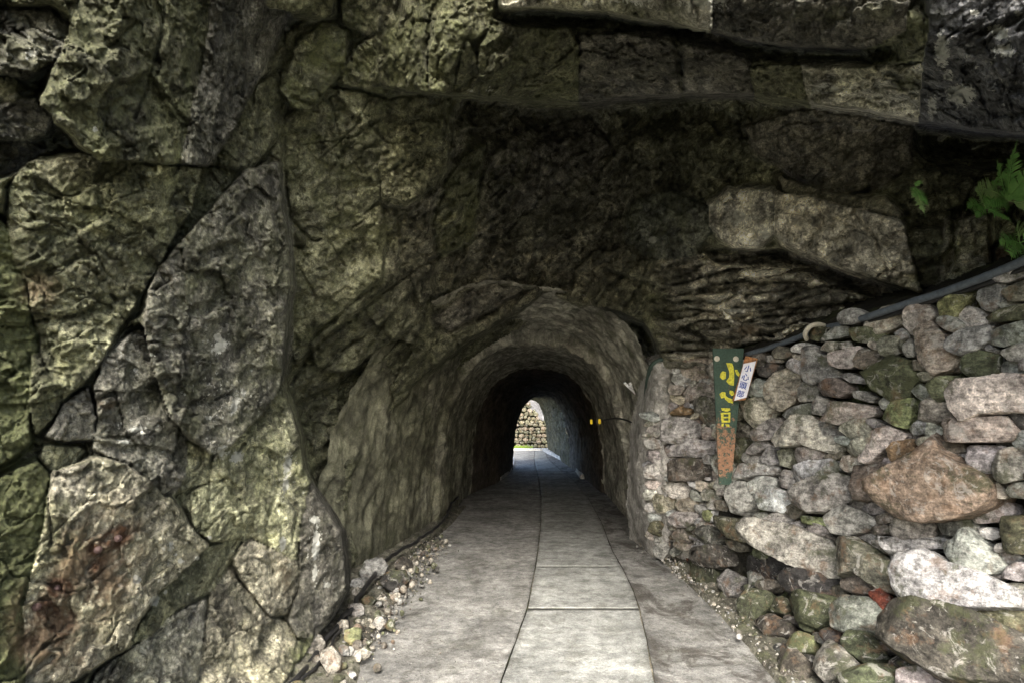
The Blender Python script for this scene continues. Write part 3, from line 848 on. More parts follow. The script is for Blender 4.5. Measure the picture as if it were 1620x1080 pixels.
tint = tint * (1.3 + 0.2 * smooth(560, 420, px) - 0.25 * smooth(420, 300, px) * smooth(330, 150, py) + 0.6 * smooth(1030, 1150, px) + 0.75 * smooth(480, 440, px) * smooth(600, 760, py) + 0.45 * np.exp(-((px - 880) / 330) ** 4 - ((py - 330) / 170) ** 4) + 0.45 * np.exp(-((px - 560) / 110) ** 4 - ((py - 270) / 190) ** 4))[:, None] * (0.96, 0.97, 1.05)   # fall of light put into the tint: dim regions lifted, top left lowered
T_GRID = (t * 1.0).reshape(NX, NY)
PG = P.reshape(NX, NY, 3)
AT = np.concatenate([tint, moss[:, None], lich[:, None], rust[:, None], keep[:, None] * 1.0], 1).reshape(NX, NY, 7)


def extend(PG, AT, axis, low, offs):
    """carry the rock on beyond the traced part: detail fades into a smoothed profile with fresh relief"""
    if axis == 1: PG = PG.transpose(1, 0, 2); AT = AT.transpose(1, 0, 2)
    e = PG[0] if low else PG[-1]; ea = AT[0] if low else AT[-1]
    kk = np.exp(-np.linspace(-2.5, 2.5, 121) ** 2); kk /= kk.sum()
    pad = np.pad(e, ((60, 60), (0, 0)), mode='reflect', reflect_type='odd')
    sm = np.stack([np.convolve(pad[:, i], kk, 'valid') for i in range(3)], -1)
    rows, ar = [], []
    for i, o in enumerate(offs):
        w_ = math.exp(-(i + 1) / 1.0)
        q = sm + np.asarray(o) + (e - sm) * w_
        rr_ = (1 - w_) * (0.30 * fbm(q * 0.9, 4, 141) + 0.09 * fbm(q * 4, 4, 151, ridged=True))
        q = q + rr_[:, None] * np.array([1.0 if axis == 0 and low else -1.0 if axis == 0 else 0, -0.6, -0.6 if axis == 1 else 0])
        rows.append(q); x_ = ea.copy(); x_[:, 4:6] *= 0.3; ar.append(x_)
    rows = np.array(rows); ar = np.array(ar)
    if low: PG = np.concatenate([rows[::-1], PG]); AT = np.concatenate([ar[::-1], AT])
    else: PG = np.concatenate([PG, rows]); AT = np.concatenate([AT, ar])
    if axis == 1: PG = PG.transpose(1, 0, 2); AT = AT.transpose(1, 0, 2)
    return PG, AT


dl_ = [0.06 * (i + 1) * 1.09 ** i for i in range(46)]
PG, AT = extend(PG, AT, 0, True, [(-d * 0.9, -0.35 * d, 0) for d in dl_])
PG, AT = extend(PG, AT, 0, False, [(d * 0.9, -0.35 * d, 0) for d in dl_])
up_ = [0.07 * (i + 1) * 1.03 ** i for i in range(40)]
PG, AT = extend(PG, AT, 1, True, [(0, -d * 0.62, d * 0.5 + max(0, d - 4.4) * 1.2) for d in up_])  # unseen overhang above the camera, shaped to shade the upper rock
NX2, NY2 = PG.shape[:2]
P = PG.reshape(-1, 3); AT = AT.reshape(-1, 7)
idx = np.arange(NX2 * NY2).reshape(NX2, NY2)
Fq = np.stack([idx[:-1, :-1], idx[:-1, 1:], idx[1:, 1:], idx[1:, :-1]], -1).reshape(-1, 4)
Fq = Fq[(AT[:, 6] > 0.5)[Fq].all(1)]
used = np.unique(Fq); remap = -np.ones(NX2 * NY2, int); remap[used] = np.arange(len(used))
tint, moss, lich, rust = AT[:, :3], AT[:, 3], AT[:, 4], AT[:, 5]
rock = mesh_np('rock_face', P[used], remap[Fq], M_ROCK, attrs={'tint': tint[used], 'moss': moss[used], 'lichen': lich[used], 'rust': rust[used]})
tag(rock, kind='structure')


def rock_t(x, y):
    """depth of the finished rock surface at a pixel"""
    i = int(np.argmin(np.abs(PX[:, 0] - x))); j = int(np.argmin(np.abs(PY[0] - y)))
    return float(T_GRID[i, j])


# hill above and behind the mouth
hx, hy = np.meshgrid(np.linspace(-30, 30, 61), np.linspace(7.5, 20.4, 40), indexing='ij')
hz = 10.5 - 0.52 * (hy - 7) + 2.2 * fbm(np.stack([hx / 6, hy / 6, 0 * hx], -1), 4, 3)
Ph = np.stack([hx, hy, hz], -1).reshape(-1, 3)
ii = np.arange(61 * 40).reshape(61, 40)
Fh = np.stack([ii[:-1, :-1], ii[1:, :-1], ii[1:, 1:], ii[:-1, 1:]], -1).reshape(-1, 4)
tag(mesh_np('hillside', Ph, Fh, M_ROCK, attrs={'tint': np.tile(OL, (len(Ph), 1)), 'moss': np.full(len(Ph), .9), 'lichen': np.zeros(len(Ph)), 'rust': np.zeros(len(Ph))}), kind='structure')
# far portal face: rock around the exit of the tunnel
u = np.linspace(-30, 30, 121); v = np.linspace(0, 4.3, 19)
U, Vv = np.meshgrid(u, v, indexing='ij')
Q = np.stack([U.ravel(), np.full(U.size, 20.2) + 0.5 * fbm(np.stack([U.ravel() / 2, Vv.ravel() / 2, 0 * U.ravel()], -1), 4, 5), Vv.ravel()], -1)
ii = np.arange(U.size).reshape(U.shape)
Fp = np.stack([ii[:-1, :-1], ii[1:, :-1], ii[1:, 1:], ii[:-1, 1:]], -1).reshape(-1, 4)
cen = Q[Fp].mean(1)
inside = (cen[:, 0] > -0.35) & (cen[:, 0] < 2.3) & (cen[:, 2] < 2.6)
Fp = Fp[~inside]
tag(mesh_np('portal_rock_face', Q, Fp, M_ROCK, attrs={'tint': np.tile(TN, (len(Q), 1)), 'moss': np.full(len(Q), .5), 'lichen': np.zeros(len(Q)), 'rust': np.zeros(len(Q))}), kind='structure')

# ------------------------------------------------------------------ ground and road
gxs = np.concatenate([[-900, -300, -100, -30, -12], np.arange(-5, 5.01, 0.10), [12, 30, 100, 300, 900]])
gys = np.concatenate([[-900, -300, -100, -30, -10], np.arange(-4, 40, 0.12), [50, 80, 150, 400, 1200]])
GX, GY_ = np.meshgrid(gxs, gys, indexing='ij')
G = np.stack([GX.ravel(), GY_.ravel(), np.zeros(GX.size)], -1)
n = fbm(G * (0.9, 0.9, 1), 4, 71)
G[:, 2] = -0.02 + np.minimum(0.02, 0.04 * n) + 0.006 * fbm(G * 14, 2, 73)
onroad = (np.abs(G[:, 0]) < 2.2)
G[:, 2] = np.minimum(G[:, 2], np.where(onroad, -0.008, 0.05))
ii = np.arange(GX.size).reshape(GX.shape)
tag(mesh_np('ground', G, np.stack([ii[:-1, :-1], ii[1:, :-1], ii[1:, 1:], ii[:-1, 1:]], -1).reshape(-1, 4), M_GROUND), kind='structure')

# edges of the strips, read off the photo on the flat floor: (y, x of left outer edge, slab left, slab right, right outer edge)
EDG = [(1080, 560, 793, 1035, 1262), (1009, 585, 818, 1022, 1190), (962, 612, 835, 1011, 1142), (930, 640, 841, 1000, 1118), (898, 655, 847, 984, 1080), (870, 672, 851, 968, 1042), (825, 705, 856, 951, 1018), (787, 735, 856, 930, 985), (765, 768, 853, 912, 958),
       (744, 800, 849, 888, 925), (732, 806, 846, 874, 905), (724, 806, 845, 866, 886), (718, 806, 846, 864, 874), (713.5, 806, 846, 862, 872)]
ec = [np.array([gp(e[i], e[0]) for e in EDG]) for i in (1, 2, 3, 4)]
yy = ec[0][:, 1]
o_ = np.argsort(yy)


def edge(i, y):
    e = ec[i][o_]
    x = np.interp(y, e[:, 1], e[:, 0])
    lo = e[0, 0]
    return np.where(y < e[0, 1], lo + (y - e[0, 1]) * 0.0, x)


def strip(name, ia, ib, y0, y1, z, mat, nx=14, dy=0.05, wob=0.0, amp=0.006, parts=None, thick=0.04, seed=0, inset=0.0):
    ys = np.arange(y0, y1 + 1e-6, dy) if (y1 - y0) / dy > 4 else np.linspace(y0, y1, 6)
    ys[-1] = y1
    a = edge(ia, ys) + inset; b = edge(ib, ys) - inset
    q = np.stack([ys * 1.3, ys * 0, ys * 0 + seed], -1)
    if wob:
        w1, w2 = wob
        a = a + w1 * fbm(q * 2, 5, 5 + seed); b = b + w2 * fbm(q * 2, 5, 9 + seed)
    s = np.linspace(0, 1, nx)
    X = a[:, None] * (1 - s) + b[:, None] * s
    Yv = np.repeat(ys[:, None], nx, 1)
    Pq = np.stack([X, Yv, np.zeros_like(X)], -1).reshape(-1, 3)
    Pq[:, 2] = z + amp * fbm(Pq * (1.2, 1.0, 1), 4, 33 + seed) + amp * 0.3 * fbm(Pq * (12, 12, 1), 2, 35)
    ii = np.arange(len(ys) * nx).reshape(len(ys), nx)
    top = np.stack([ii[:-1, :-1], ii[:-1, 1:], ii[1:, 1:], ii[1:, :-1]], -1).reshape(-1, 4)
    rim = np.concatenate([ii[0, :], ii[1:, -1], ii[-1, -2::-1], ii[-2:0:-1, 0]])
    low = Pq[rim] - (0, 0, thick)
    nb = len(Pq); m = len(rim); k = np.arange(m)
    side = np.stack([rim[k], nb + k, nb + (k + 1) % m, rim[(k + 1) % m]], -1)
    o = mesh_np(name, np.vstack([Pq, low]), np.vstack([top, side]), mat, smooth_=False)
    o.data.materials.append(M_EARTH)          # dirt packed against the cut edges
    mi_ = np.zeros(len(o.data.polygons), np.int32); mi_[len(top):] = 1; o.data.polygons.foreach_set('material_index', mi_)
    return tag(o, kind='structure')


Y0 = -3.0
strip('road_left', 0, 1, Y0, 31.0, 0.010, M_ROADL, 30, 0.07, (0.10, 0.012), 0.012, inset=0.006)
strip('road_right', 2, 3, Y0, 31.0, 0.004, M_ROADR, 22, 0.07, (0.012, 0.12), 0.012, seed=3, inset=0.006)
joints = [Y0, 1.2, 3.15, float(gp(930, 964)[1]), float(gp(930, 897)[1]), float(gp(905, 825)[1]), 10.4, 13.3, 16.0, 18.6, 21.2, 23.8, 26.4, 29.0, 31.0]
for i, (a, b) in enumerate(zip(joints[:-1], joints[1:])):
    strip('paving_slab', 1, 2, a + 0.005, b - 0.005, 0.012, M_SLAB, 16, 0.05, (0.012, 0.012), 0.004, seed=i + 5, inset=0.006)
def verge(outer, inner, z0, seed, mat):
    a = spline([gp(x, y) for x, y in outer], 10); b = spline([gp(x, y) for x, y in inner], 10)
    a = spline(a[::6], 14); b = spline(b[::6], 14); m_, n_ = len(a), 60
    sv = np.linspace(0, 1, n_)
    Pq = (a[:, None] * (1 - sv)[None, :, None] + b[:, None] * sv[None, :, None]).reshape(-1, 3)
    S_ = np.tile(sv, m_)
    vf, ve, vr = voro(Pq * (16, 16, 1) + 0.3 * fbm(Pq * 9, 2, 4)[:, None], 5); vf2, ve2, vr2 = voro(Pq * (38, 38, 1), 6)
    Pq[:, 2] = -0.01 + 0.07 * (1 - S_) ** 1.3 + (0.055 * (0.55 - vf) * vr[:, 0] + 0.012 * (0.5 - vf2)) * smooth(1, .85, S_) + (0.035 * fbm(Pq * (3, 3, 1), 4, seed) + 0.02 * fbm(Pq * (11, 11, 1), 3, seed + 3, ridged=True)) * smooth(1, .8, S_) + 0.03 * smooth(1.0, 0.85, S_)
    ii = np.arange(m_ * n_).reshape(m_, n_)
    return tag(mesh_np('verge', Pq, np.stack([ii[:-1, :-1], ii[1:, :-1], ii[1:, 1:], ii[:-1, 1:]], -1).reshape(-1, 4), mat), kind='structure')


verge([(400, 1130), (470, 1050), (540, 960), (556, 900), (590, 876), (650, 846), (700, 812)], [(560, 1130), (590, 1020), (630, 962), (652, 905), (690, 858), (722, 825), (740, 800)], 0, 3, M_RUBBLE)
verge([(1330, 1120), (1225, 1010), (1150, 940), (1080, 880), (1030, 850)], [(1262, 1130), (1175, 1018), (1112, 950), (1052, 894), (1000, 850)], 0, 9, M_RUBBLE)
# kerbs catching the light from the far exit


def kerb(name, pts, w, hgt):
    pts = np.array(pts, float); V, Fc = [], []
    for i, p in enumerate(pts):
        d = pts[min(i + 1, len(pts) - 1)] - pts[max(i - 1, 0)]; nrm = np.array([-d[1], d[0], 0]); nrm /= np.linalg.norm(nrm)
        for (s_, z) in ((-1, 0), (-1, hgt), (1, hgt), (1, 0)):
            V.append(p + nrm * w / 2 * s_ + np.array([0, 0, z + (0.004 * math.sin(i * 2.1) if z else -0.02)]))
    for i in range(len(pts) - 1):
        for k in range(3):
            Fc.append((4 * i + k, 4 * i + k + 1, 4 * i + k + 5, 4 * i + k + 4))
    Fc.append((0, 1, 2, 3)); m = 4 * (len(pts) - 1); Fc.append((m + 3, m + 2, m + 1, m))
    o = mesh_np(name, V, Fc, M_KERB, smooth_=False)
    return tag(o, kind='structure')


kerb('kerb', spline([gp(924, 757), gp(912, 742), gp(895, 730), gp(880, 722), gp(868, 716.5), gp(862, 713)], 6), 0.20, 0.13)
kerb('kerb', spline([gp(789, 760), gp(803, 748), gp(810, 738), gp(811, 728), gp(808, 722)], 6), 0.12, 0.10)
kerb('kerb', [(-3, 31.6, 0), (-0.5, 31.7, 0), (1.6, 31.7, 0), (2.6, 31.5, 0)], 0.5, 0.10)

# ------------------------------------------------------------------ stones
TINTS = dict(g=(0.26, 0.26, 0.24), t=(0.31, 0.29, 0.24), w=(0.36, 0.36, 0.345), m=(0.085, 0.09, 0.052), d=(0.06, 0.058, 0.052), o=(0.24, 0.155, 0.09), p=(0.29, 0.275, 0.25),
             r=(0.15, 0.045, 0.028), b=(0.125, 0.113, 0.092), y=(0.20, 0.215, 0.105), c=(0.40, 0.385, 0.345))


def stone_mesh(c, e1, e2, n, rad, thick, seed, res, back=1.0, ncut=9, rough=1.0):
    """a cobble: outline radii rad(theta) in the e1/e2 plane, thick towards n"""
    V0, F0 = res
    rg = np.random.default_rng(seed)
    th = np.arctan2(V0[:, 1], V0[:, 0]); m = np.hypot(V0[:, 0], V0[:, 1]); z = V0[:, 2]
    r = rad(th)
    rm = float(np.mean(r))
    mm = np.minimum(m * 1.28, 1.0) ** 0.9
    x = np.cos(th) * r * mm; y = np.sin(th) * r * mm
    zz = thick * np.sign(z) * np.minimum(np.abs(z) * 1.5, 1.0) ** 0.8
    zz = np.where(z < 0, zz * back, zz)
    Q = np.stack([x, y, zz], -1)
    k_round = 1.0 if ncut > 5 else 0.0
    # bevels round the rim, then a few chisel planes across the face
    nb = rg.integers(5, 9)
    for i in range(nb):
        a = 2 * math.pi * (i + rg.uniform(-.3, .3)) / nb; el = rg.uniform(0.35, 1.05)
        d = np.array([math.cos(a) * math.cos(el), math.sin(a) * math.cos(el), math.sin(el)])
        s = Q @ d; over = np.clip(s - np.max(s) * rg.uniform(0.84, 0.95), 0, None)
        Q = Q - over[:, None] * d * (0.97 if k_round else 0.8)
    for _ in range(ncut // 2):
        d = rg.normal(size=3) * (0.45, 0.45, 0); d[2] = 1.0; d /= np.linalg.norm(d)
        s = Q @ d; over = np.clip(s - np.max(s) * rg.uniform(0.68, 0.9), 0, None)
        Q = Q - over[:, None] * d * (0.97 if k_round else 0.7)
    off = rg.uniform(-50, 50, 3)
    W = Q + off
    f = 1.0 / max(rm, 0.02)
    dirn = Q / (np.linalg.norm(Q, axis=1)[:, None] + 1e-9)
    disp = rough * rm * (0.09 * fbm(W * f * 1.1, 2, 5) + 0.05 * fbm(W * f * 3.2, 3, 8, ridged=True) + 0.03 * fbm(W * f * 8, 2, 12))
    Q = Q + dirn * disp[:, None]
    return c + Q[:, :1] * e1 + Q[:, 1:2] * e2 + Q[:, 2:3] * n, F0


def poly_radius(pl):
    pl = np.asarray(pl, float)

    def f(th):
        d = np.stack([np.cos(th), np.sin(th)], -1)
        best = np.full(len(d), 0.0)
        for i in range(len(pl)):
            a = pl[i]; b = pl[(i + 1) % len(pl)]; e = b - a
            den = d[:, 0] * e[1] - d[:, 1] * e[0]
            with np.errstate(divide='ignore', invalid='ignore'):
                tt = (a[0] * e[1] - a[1] * e[0]) / den
                uu = (a[0] * d[:, 1] - a[1] * d[:, 0]) / den
            ok = (tt > 0) & (uu >= -1e-6) & (uu <= 1 + 1e-6)
            best = np.where(ok & (tt > best), tt, best)
        return np.maximum(best, 0.005)
    return f


# wall surface
T_W = TPS([(1040, 570, 6.6), (1130, 560, 6.2), (1200, 555, 5.2), (1290, 525, 4.5), (1400, 490, 3.8), (1520, 455, 3.3), (1620, 425, 2.9), (1850, 330, 2.3),
           (1060, 850, 6.4), (1120, 700, 6.0), (1180, 825, 4.95), (1320, 880, 4.0), (1450, 960, 3.2), (1620, 1000, 2.7), (1850, 1000, 2.2), (1300, 700, 4.3), (1500, 700, 3.2), (1620, 700, 2.8), (1850, 700, 2.2), (2150, 200, 1.8), (2150, 700, 1.72), (2150, 1050, 1.7)]
          + [(x, y, float(ground_t(x, y)) * 1.0) for x, y in [(1045, 890), (1090, 915), (1120, 935), (1150, 965), (1190, 1005), (1225, 1040), (1262, 1085), (1300, 1130)]]
          + [(1200, 900, 4.75), (1300, 980, 3.75), (1400, 1060, 3.05), (1620, 1100, 2.5)])


def frame_at(T, x, y):
    e = 14.0
    a = at(x + e, y, T(np.array([x + e]), np.array([y]))[0]); b = at(x - e, y, T(np.array([x - e]), np.array([y]))[0])
    c = at(x, y - e, T(np.array([x]), np.array([y - e]))[0]); d = at(x, y + e, T(np.array([x]), np.array([y + e]))[0])
    nrm = np.cross(a - b, c - d); nrm /= np.linalg.norm(nrm)
    view = CAM - at(x, y, 3.0); view /= np.linalg.norm(view)
    if nrm.dot(view) < 0: nrm = -nrm
    nrm = nrm * 0.75 + view * 0.45; nrm /= np.linalg.norm(nrm)          # avoid edge-on faces
    e1 = (a - b) - nrm * (a - b).dot(nrm); e1 /= np.linalg.norm(e1)
    e2 = np.cross(nrm, e1)
    if e2[2] < 0: e2 = -e2
    return e1, e2, nrm


def stone_from_px(poly, T, seed, tc, res=ICO3, proud=0.0, thick_k=1.0, rough=1.0, ncut=9):
    A = np.array(poly, float)
    x2, y2 = np.roll(A[:, 0], -1), np.roll(A[:, 1], -1)
    cr = A[:, 0] * y2 - x2 * A[:, 1]; ar = cr.sum() / 2
    cx, cy = ((A[:, 0] + x2) * cr).sum() / (6 * ar), ((A[:, 1] + y2) * cr).sum() / (6 * ar)
    tt = float(T(np.array([cx]), np.array([cy]))[0]) - proud
    e1, e2, n = frame_at(T, cx, cy)
    c = at(cx, cy, tt)
    loc = []
    for x, y in A:
        r = ray(x, y); den = r.dot(n)
        s = (c - CAM).dot(n) / den
        q = CAM + r * s - c
        loc.append((q.dot(e1), q.dot(e2)))
    loc = np.array(loc)
    size = math.sqrt(abs(ar)) * tt / F_PX
    thick = np.clip(0.46 * size, 0.03, 0.17) * thick_k
    V, Fc = stone_mesh(c - n * thick * 0.30, e1, e2, n, poly_radius(loc * 1.13), thick, seed, res, back=1.3, rough=rough, ncut=ncut)
    rg = np.random.default_rng(seed + 900)
    col = np.array(TINTS[tc]) * rg.uniform(0.8, 1.15) * (1 + rg.uniform(-0.05, 0.05, 3))
    return V, Fc, np.tile(col, (len(V), 1)), abs(ar)


def Z(ox, oy, s, L):
    return [([(ox + a / s, oy + b / s) for a, b in p], c, k) for p, c, k in L]


S_WALL = Z(1120, 530, 4.154, [
 ([(430,260),(520,230),(600,260),(610,350),(570,440),(500,485),(430,460),(400,370)],'t',0), ([(510,200),(560,155),(620,170),(635,215),(600,250),(540,225)],'p',0),
 ([(420,120),(470,75),(530,95),(545,130),(500,150),(440,145)],'b',0), ([(370,140),(430,135),(490,160),(470,180),(385,175)],'p',0),
 ([(640,100),(720,85),(740,130),(810,150),(800,190),(870,240),(840,280),(760,290),(700,320),(640,270),(650,210)],'g',0), ([(815,120),(990,80),(1010,110),(960,210),(880,210),(805,190)],'c',.03),
 ([(1000,100),(1100,100),(1150,160),(1120,210),(1060,230),(970,190)],'b',0), ([(610,350),(650,300),(720,330),(730,390),(680,430),(605,430)],'g',0),
 ([(740,330),(800,290),(870,285),(930,330),(930,370),(870,405),(780,390)],'b',.03), ([(870,260),(940,250),(1040,290),(1030,315),(950,310)],'g',0),
 ([(950,365),(1040,370),(1105,410),(1080,440),(980,410)],'p',0), ([(695,450),(730,405),(800,430),(810,480),(760,520),(700,510)],'g',0),
 ([(790,520),(830,440),(950,450),(1090,470),(1080,530),(960,550),(880,580),(770,550)],'t',0), ([(870,620),(930,570),(1050,550),(1090,600),(1050,650),(940,670)],'t',.02),
 ([(465,520),(560,480),(680,450),(700,520),(600,560),(530,555)],'g',.01), ([(440,680),(500,600),(600,530),(700,550),(770,610),(800,660),(880,730),(830,770),(740,740),(660,710),(560,720),(480,725)],'c',.04),
 ([(290,640),(400,570),(470,550),(500,590),(440,680),(330,690),(290,680)],'p',0), ([(230,430),(370,420),(450,500),(420,560),(300,600),(255,530)],'t',0),
 ([(160,600),(190,565),(275,590),(275,660),(200,670)],'b',0), ([(260,750),(300,700),(390,700),(400,730),(320,780),(270,780)],'p',.03), ([(345,820),(400,740),(440,730),(460,840),(400,850)],'g',0),
 ([(465,760),(560,750),(560,800),(540,865),(490,850)],'t',0), ([(560,760),(680,730),(790,790),(720,830),(600,835)],'p',0),
 ([(190,880),(220,850),(330,850),(440,860),(460,910),(330,920),(240,940),(190,930)],'w',.02), ([(555,880),(640,840),(800,815),(880,860),(900,900),(760,930),(600,975),(570,940)],'w',.03),
 ([(470,930),(500,890),(560,900),(580,960),(550,1010),(490,990)],'g',0), ([(580,1000),(680,960),(860,920),(940,950),(960,1060),(900,1140),(700,1150),(560,1090)],'g',.03),
 ([(135,1010),(170,965),(260,980),(310,1050),(320,1110),(240,1170),(150,1150)],'w',.02), ([(260,980),(330,930),(440,940),(460,1010),(380,1030),(320,1050)],'w',0),
 ([(970,870),(1120,840),(1200,870),(1200,1060),(1060,1080),(970,1060)],'b',0), ([(890,740),(1000,690),(1160,620),(1250,620),(1240,750),(1100,770),(950,790)],'t',.01),
 ([(340,210),(420,180),(460,200),(450,250),(400,270),(345,260)],'d',0), ([(290,340),(330,290),(395,310),(390,400),(320,410),(280,390)],'g',0), ([(165,540),(190,480),(235,480),(240,540),(200,560)],'t',0),
 ([(150,700),(240,680),(270,720),(240,790),(190,830),(150,800)],'m',0)])
S_WALL += Z(1180, 420, 6.75, [
 ([(990,560),(1070,490),(1140,465),(1290,530),(1260,600),(1160,625),(1020,620)],'p',.04), ([(690,700),(760,655),(870,670),(860,740),(790,800),(700,780)],'m',.02),
 ([(880,720),(960,670),(1100,650),(1120,740),(1000,770),(880,790),(800,820)],'g',0), ([(1120,680),(1300,660),(1480,700),(1480,800),(1330,820),(1180,800)],'m',0),
 ([(800,890),(870,820),(1000,820),(1000,890),(900,920)],'t',0), ([(1000,830),(1100,810),(1120,850),(1080,885),(1000,880)],'p',0)])
S_WALL += Z(1000, 780, 7.2, [
 ([(720,420),(780,370),(900,390),(1050,470),(1020,560),(900,600),(760,530)],'d',.05), ([(810,210),(870,190),(910,240),(880,320),(820,290)],'y',.02)])
S_WALL += Z(980, 780, 2.531, [
 ([(510,120),(560,110),(700,140),(830,190),(880,240),(910,330),(830,325),(700,280),(560,210),(510,170)],'t',.12), ([(370,90),(430,100),(510,110),(510,190),(440,170),(380,120)],'m',.06),
 ([(830,90),(900,50),(960,70),(1040,110),(1000,150),(920,170),(860,150)],'p',.04), ([(1105,100),(1180,90),(1250,105),(1250,170),(1170,185),(1105,165)],'p',.02),
 ([(1110,270),(1250,240),(1340,300),(1450,330),(1580,390),(1590,450),(1450,455),(1300,455),(1150,430),(1130,330)],'w',.10), ([(880,190),(960,190),(1040,240),(1100,290),(1120,400),(1060,380),(960,320),(900,330)],'b',.05),
 ([(1050,500),(1150,460),(1300,480),(1500,540),(1680,620),(1680,760),(1450,745),(1300,720),(1150,640),(1060,570)],'b',.12), ([(860,470),(920,420),(1000,430),(1050,480),(1010,530),(920,560),(860,530)],'g',.06),
 ([(1010,400),(1040,380),(1080,410),(1100,450),(1060,480),(1020,460)],'r',.02), ([(640,350),(700,310),(860,340),(870,400),(780,410),(680,390)],'d',.05), ([(660,400),(780,410),(860,420),(850,500),(800,540),(720,510)],'m',.04),
 ([(400,360),(440,310),(500,340),(490,400),(430,410)],'g',.03), ([(515,320),(550,300),(580,340),(550,370),(520,360)],'g',.0), ([(480,440),(530,390),(600,400),(620,450),(540,500),(490,490)],'m',.04),
 ([(540,510),(620,490),(690,530),(690,570),(600,575)],'b',.0), ([(790,640),(840,590),(880,620),(960,690),(920,740),(830,750),(785,700)],'t',.04), ([(670,600),(720,560),(780,580),(770,630),(700,640)],'y',.03),
 ([(930,560),(1010,570),(1060,640),(1000,690),(900,620)],'m',0), ([(1040,170),(1200,190),(1330,160),(1340,210),(1200,230),(1100,240)],'w',0), ([(1300,210),(1400,150),(1500,230),(1540,300),(1450,320),(1340,270)],'g',.03),
 ([(1130,720),(1250,700),(1330,750),(1300,800),(1130,800)],'p',0), ([(670,125),(720,110),(745,130),(700,145)],'w',0), ([(735,90),(830,100),(830,130),(740,120)],'y',0), ([(1540,100),(1680,90),(1680,240),(1560,230)],'m',0),
 ([(1330,470),(1680,470),(1680,590),(1500,530)],'m',0)])
S_WALL += Z(1360, 580, 3.858, [
 ([(440,445),(500,540),(600,590),(740,650),(800,700),(800,780),(740,850),(600,900),(440,920),(250,890),(130,820),(85,750),(120,660),(280,600),(380,540)],'B',.12),
 ([(560,150),(640,90),(780,80),(900,60),(1060,70),(1060,270),(880,260),(760,270),(640,320),(590,240)],'c',.08), ([(500,320),(580,310),(600,350),(700,320),(880,310),(960,390),(920,450),(760,450),(620,450),(510,440)],'t',.06),
 ([(660,490),(860,485),(860,560),(830,640),(710,640),(680,560)],'g',.03), ([(830,600),(880,520),(930,500),(1060,570),(1060,660),(880,700),(840,670)],'p',.03), ([(540,545),(640,530),(690,610),(640,610)],'w',0),
 ([(180,500),(230,460),(310,450),(340,520),(290,570),(210,575)],'o',.05), ([(0,470),(80,400),(180,370),(290,420),(330,440),(180,490),(60,580),(0,560)],'c',.02), ([(140,310),(200,220),(320,200),(330,290),(300,370),(200,340)],'y',0),
 ([(320,380),(380,290),(410,310),(400,400),(350,415)],'g',0), ([(880,210),(1060,240),(1060,380),(960,370),(890,290)],'d',0), ([(900,750),(960,710),(1060,700),(1060,800),(930,790)],'g',0)])
S_WALL += Z(1340, 400, 3.0, [
 ([(290,270),(340,225),(400,260),(420,300),(370,350),(300,380),(270,340)],'p',.03), ([(445,240),(500,205),(620,195),(560,260),(520,300),(450,300)],'y',.03), ([(490,410),(560,370),(680,350),(690,410),(620,460),(540,480),(480,450)],'g',.04),
 ([(330,380),(400,340),(470,400),(540,500),(500,550),(430,565),(370,510),(335,450)],'t',0), ([(700,370),(840,330),(880,410),(760,440),(700,430)],'g',.02), ([(730,470),(840,430),(880,430),(880,520),(780,510)],'p',.02),
 ([(560,500),(640,470),(730,490),(730,580),(620,600),(560,560)],'m',0), ([(100,570),(200,500),(300,520),(340,600),(300,680),(230,700),(130,640)],'m',0), ([(150,440),(190,400),(250,400),(240,470),(190,495)],'t',0),
 ([(270,450),(300,410),(320,430),(320,490),(280,490)],'g',0), ([(640,180),(750,130),(760,180),(720,280),(640,260)],'g',0), ([(750,180),(880,120),(880,220),(780,230)],'t',0), ([(690,105),(780,95),(830,60),(880,60),(880,100),(760,140),(700,130)],'c',.02),
 ([(380,630),(450,590),(530,590),(520,670),(440,700)],'m',0), ([(650,300),(880,240),(880,310),(720,330)],'m',0)])
TINTS['B'] = (0.19, 0.155, 0.112)
WALL_OUT = [(1128, 562), (1190, 556), (1240, 545), (1290, 522), (1330, 506), (1400, 488), (1480, 466), (1560, 440), (1640, 412), (1760, 368), (1900, 310), (2150, 215), (2150, 1180), (1320, 1180), (1262, 1090), (1190, 1008), (1150, 968), (1115, 934), (1085, 905), (1095, 880), (1128, 850)]
wall = empty('dry_stone_wall', gp(1190, 1005), 'long dry stone retaining wall of mixed grey and tan stones beside the road', 'wall')


def heightfield(name, T, outline, x0, x1, y0, y1, st, back, mat, parent, amp, seed, extra=None, attrs=None, band=26, curl=1.0):
    xs = np.arange(x0, x1, st); ys = np.arange(y0, y1, st)
    X, Yg = np.meshgrid(xs, ys, indexing='ij'); x, y = X.ravel(), Yg.ravel()
    s = sd_poly(x + 3 * fbm(np.stack([x / 25, y / 25, 0 * x], -1), 3, seed), y + 3 * fbm(np.stack([x / 25, y / 25, 0 * x + 9], -1), 3, seed), outline)
    tt = T(x, y) + back
    P1 = at(x, y, tt)
    tt = tt - amp * (fbm(P1 * 4, 4, seed) + 0.6 * fbm(P1 * 14, 3, seed + 3, ridged=True))
    if extra is not None: tt = tt + extra(x, y, P1)
    tt = tt + curl * (1 - smooth(-band, 2, s)) + 0.05 * (1 - smooth(0, 12, s))
    P1 = at(x, y, tt)
    keep_ = s > -band
    ii = np.arange(X.size).reshape(X.shape)
    Fx = np.stack([ii[:-1, :-1], ii[:-1, 1:], ii[1:, 1:], ii[1:, :-1]], -1).reshape(-1, 4)
    Fx = Fx[keep_[Fx].all(1)]
    us = np.unique(Fx); rm = -np.ones(X.size, int); rm[us] = np.arange(len(us))
    return mesh_np(name, P1[us], rm[Fx], mat, parent)


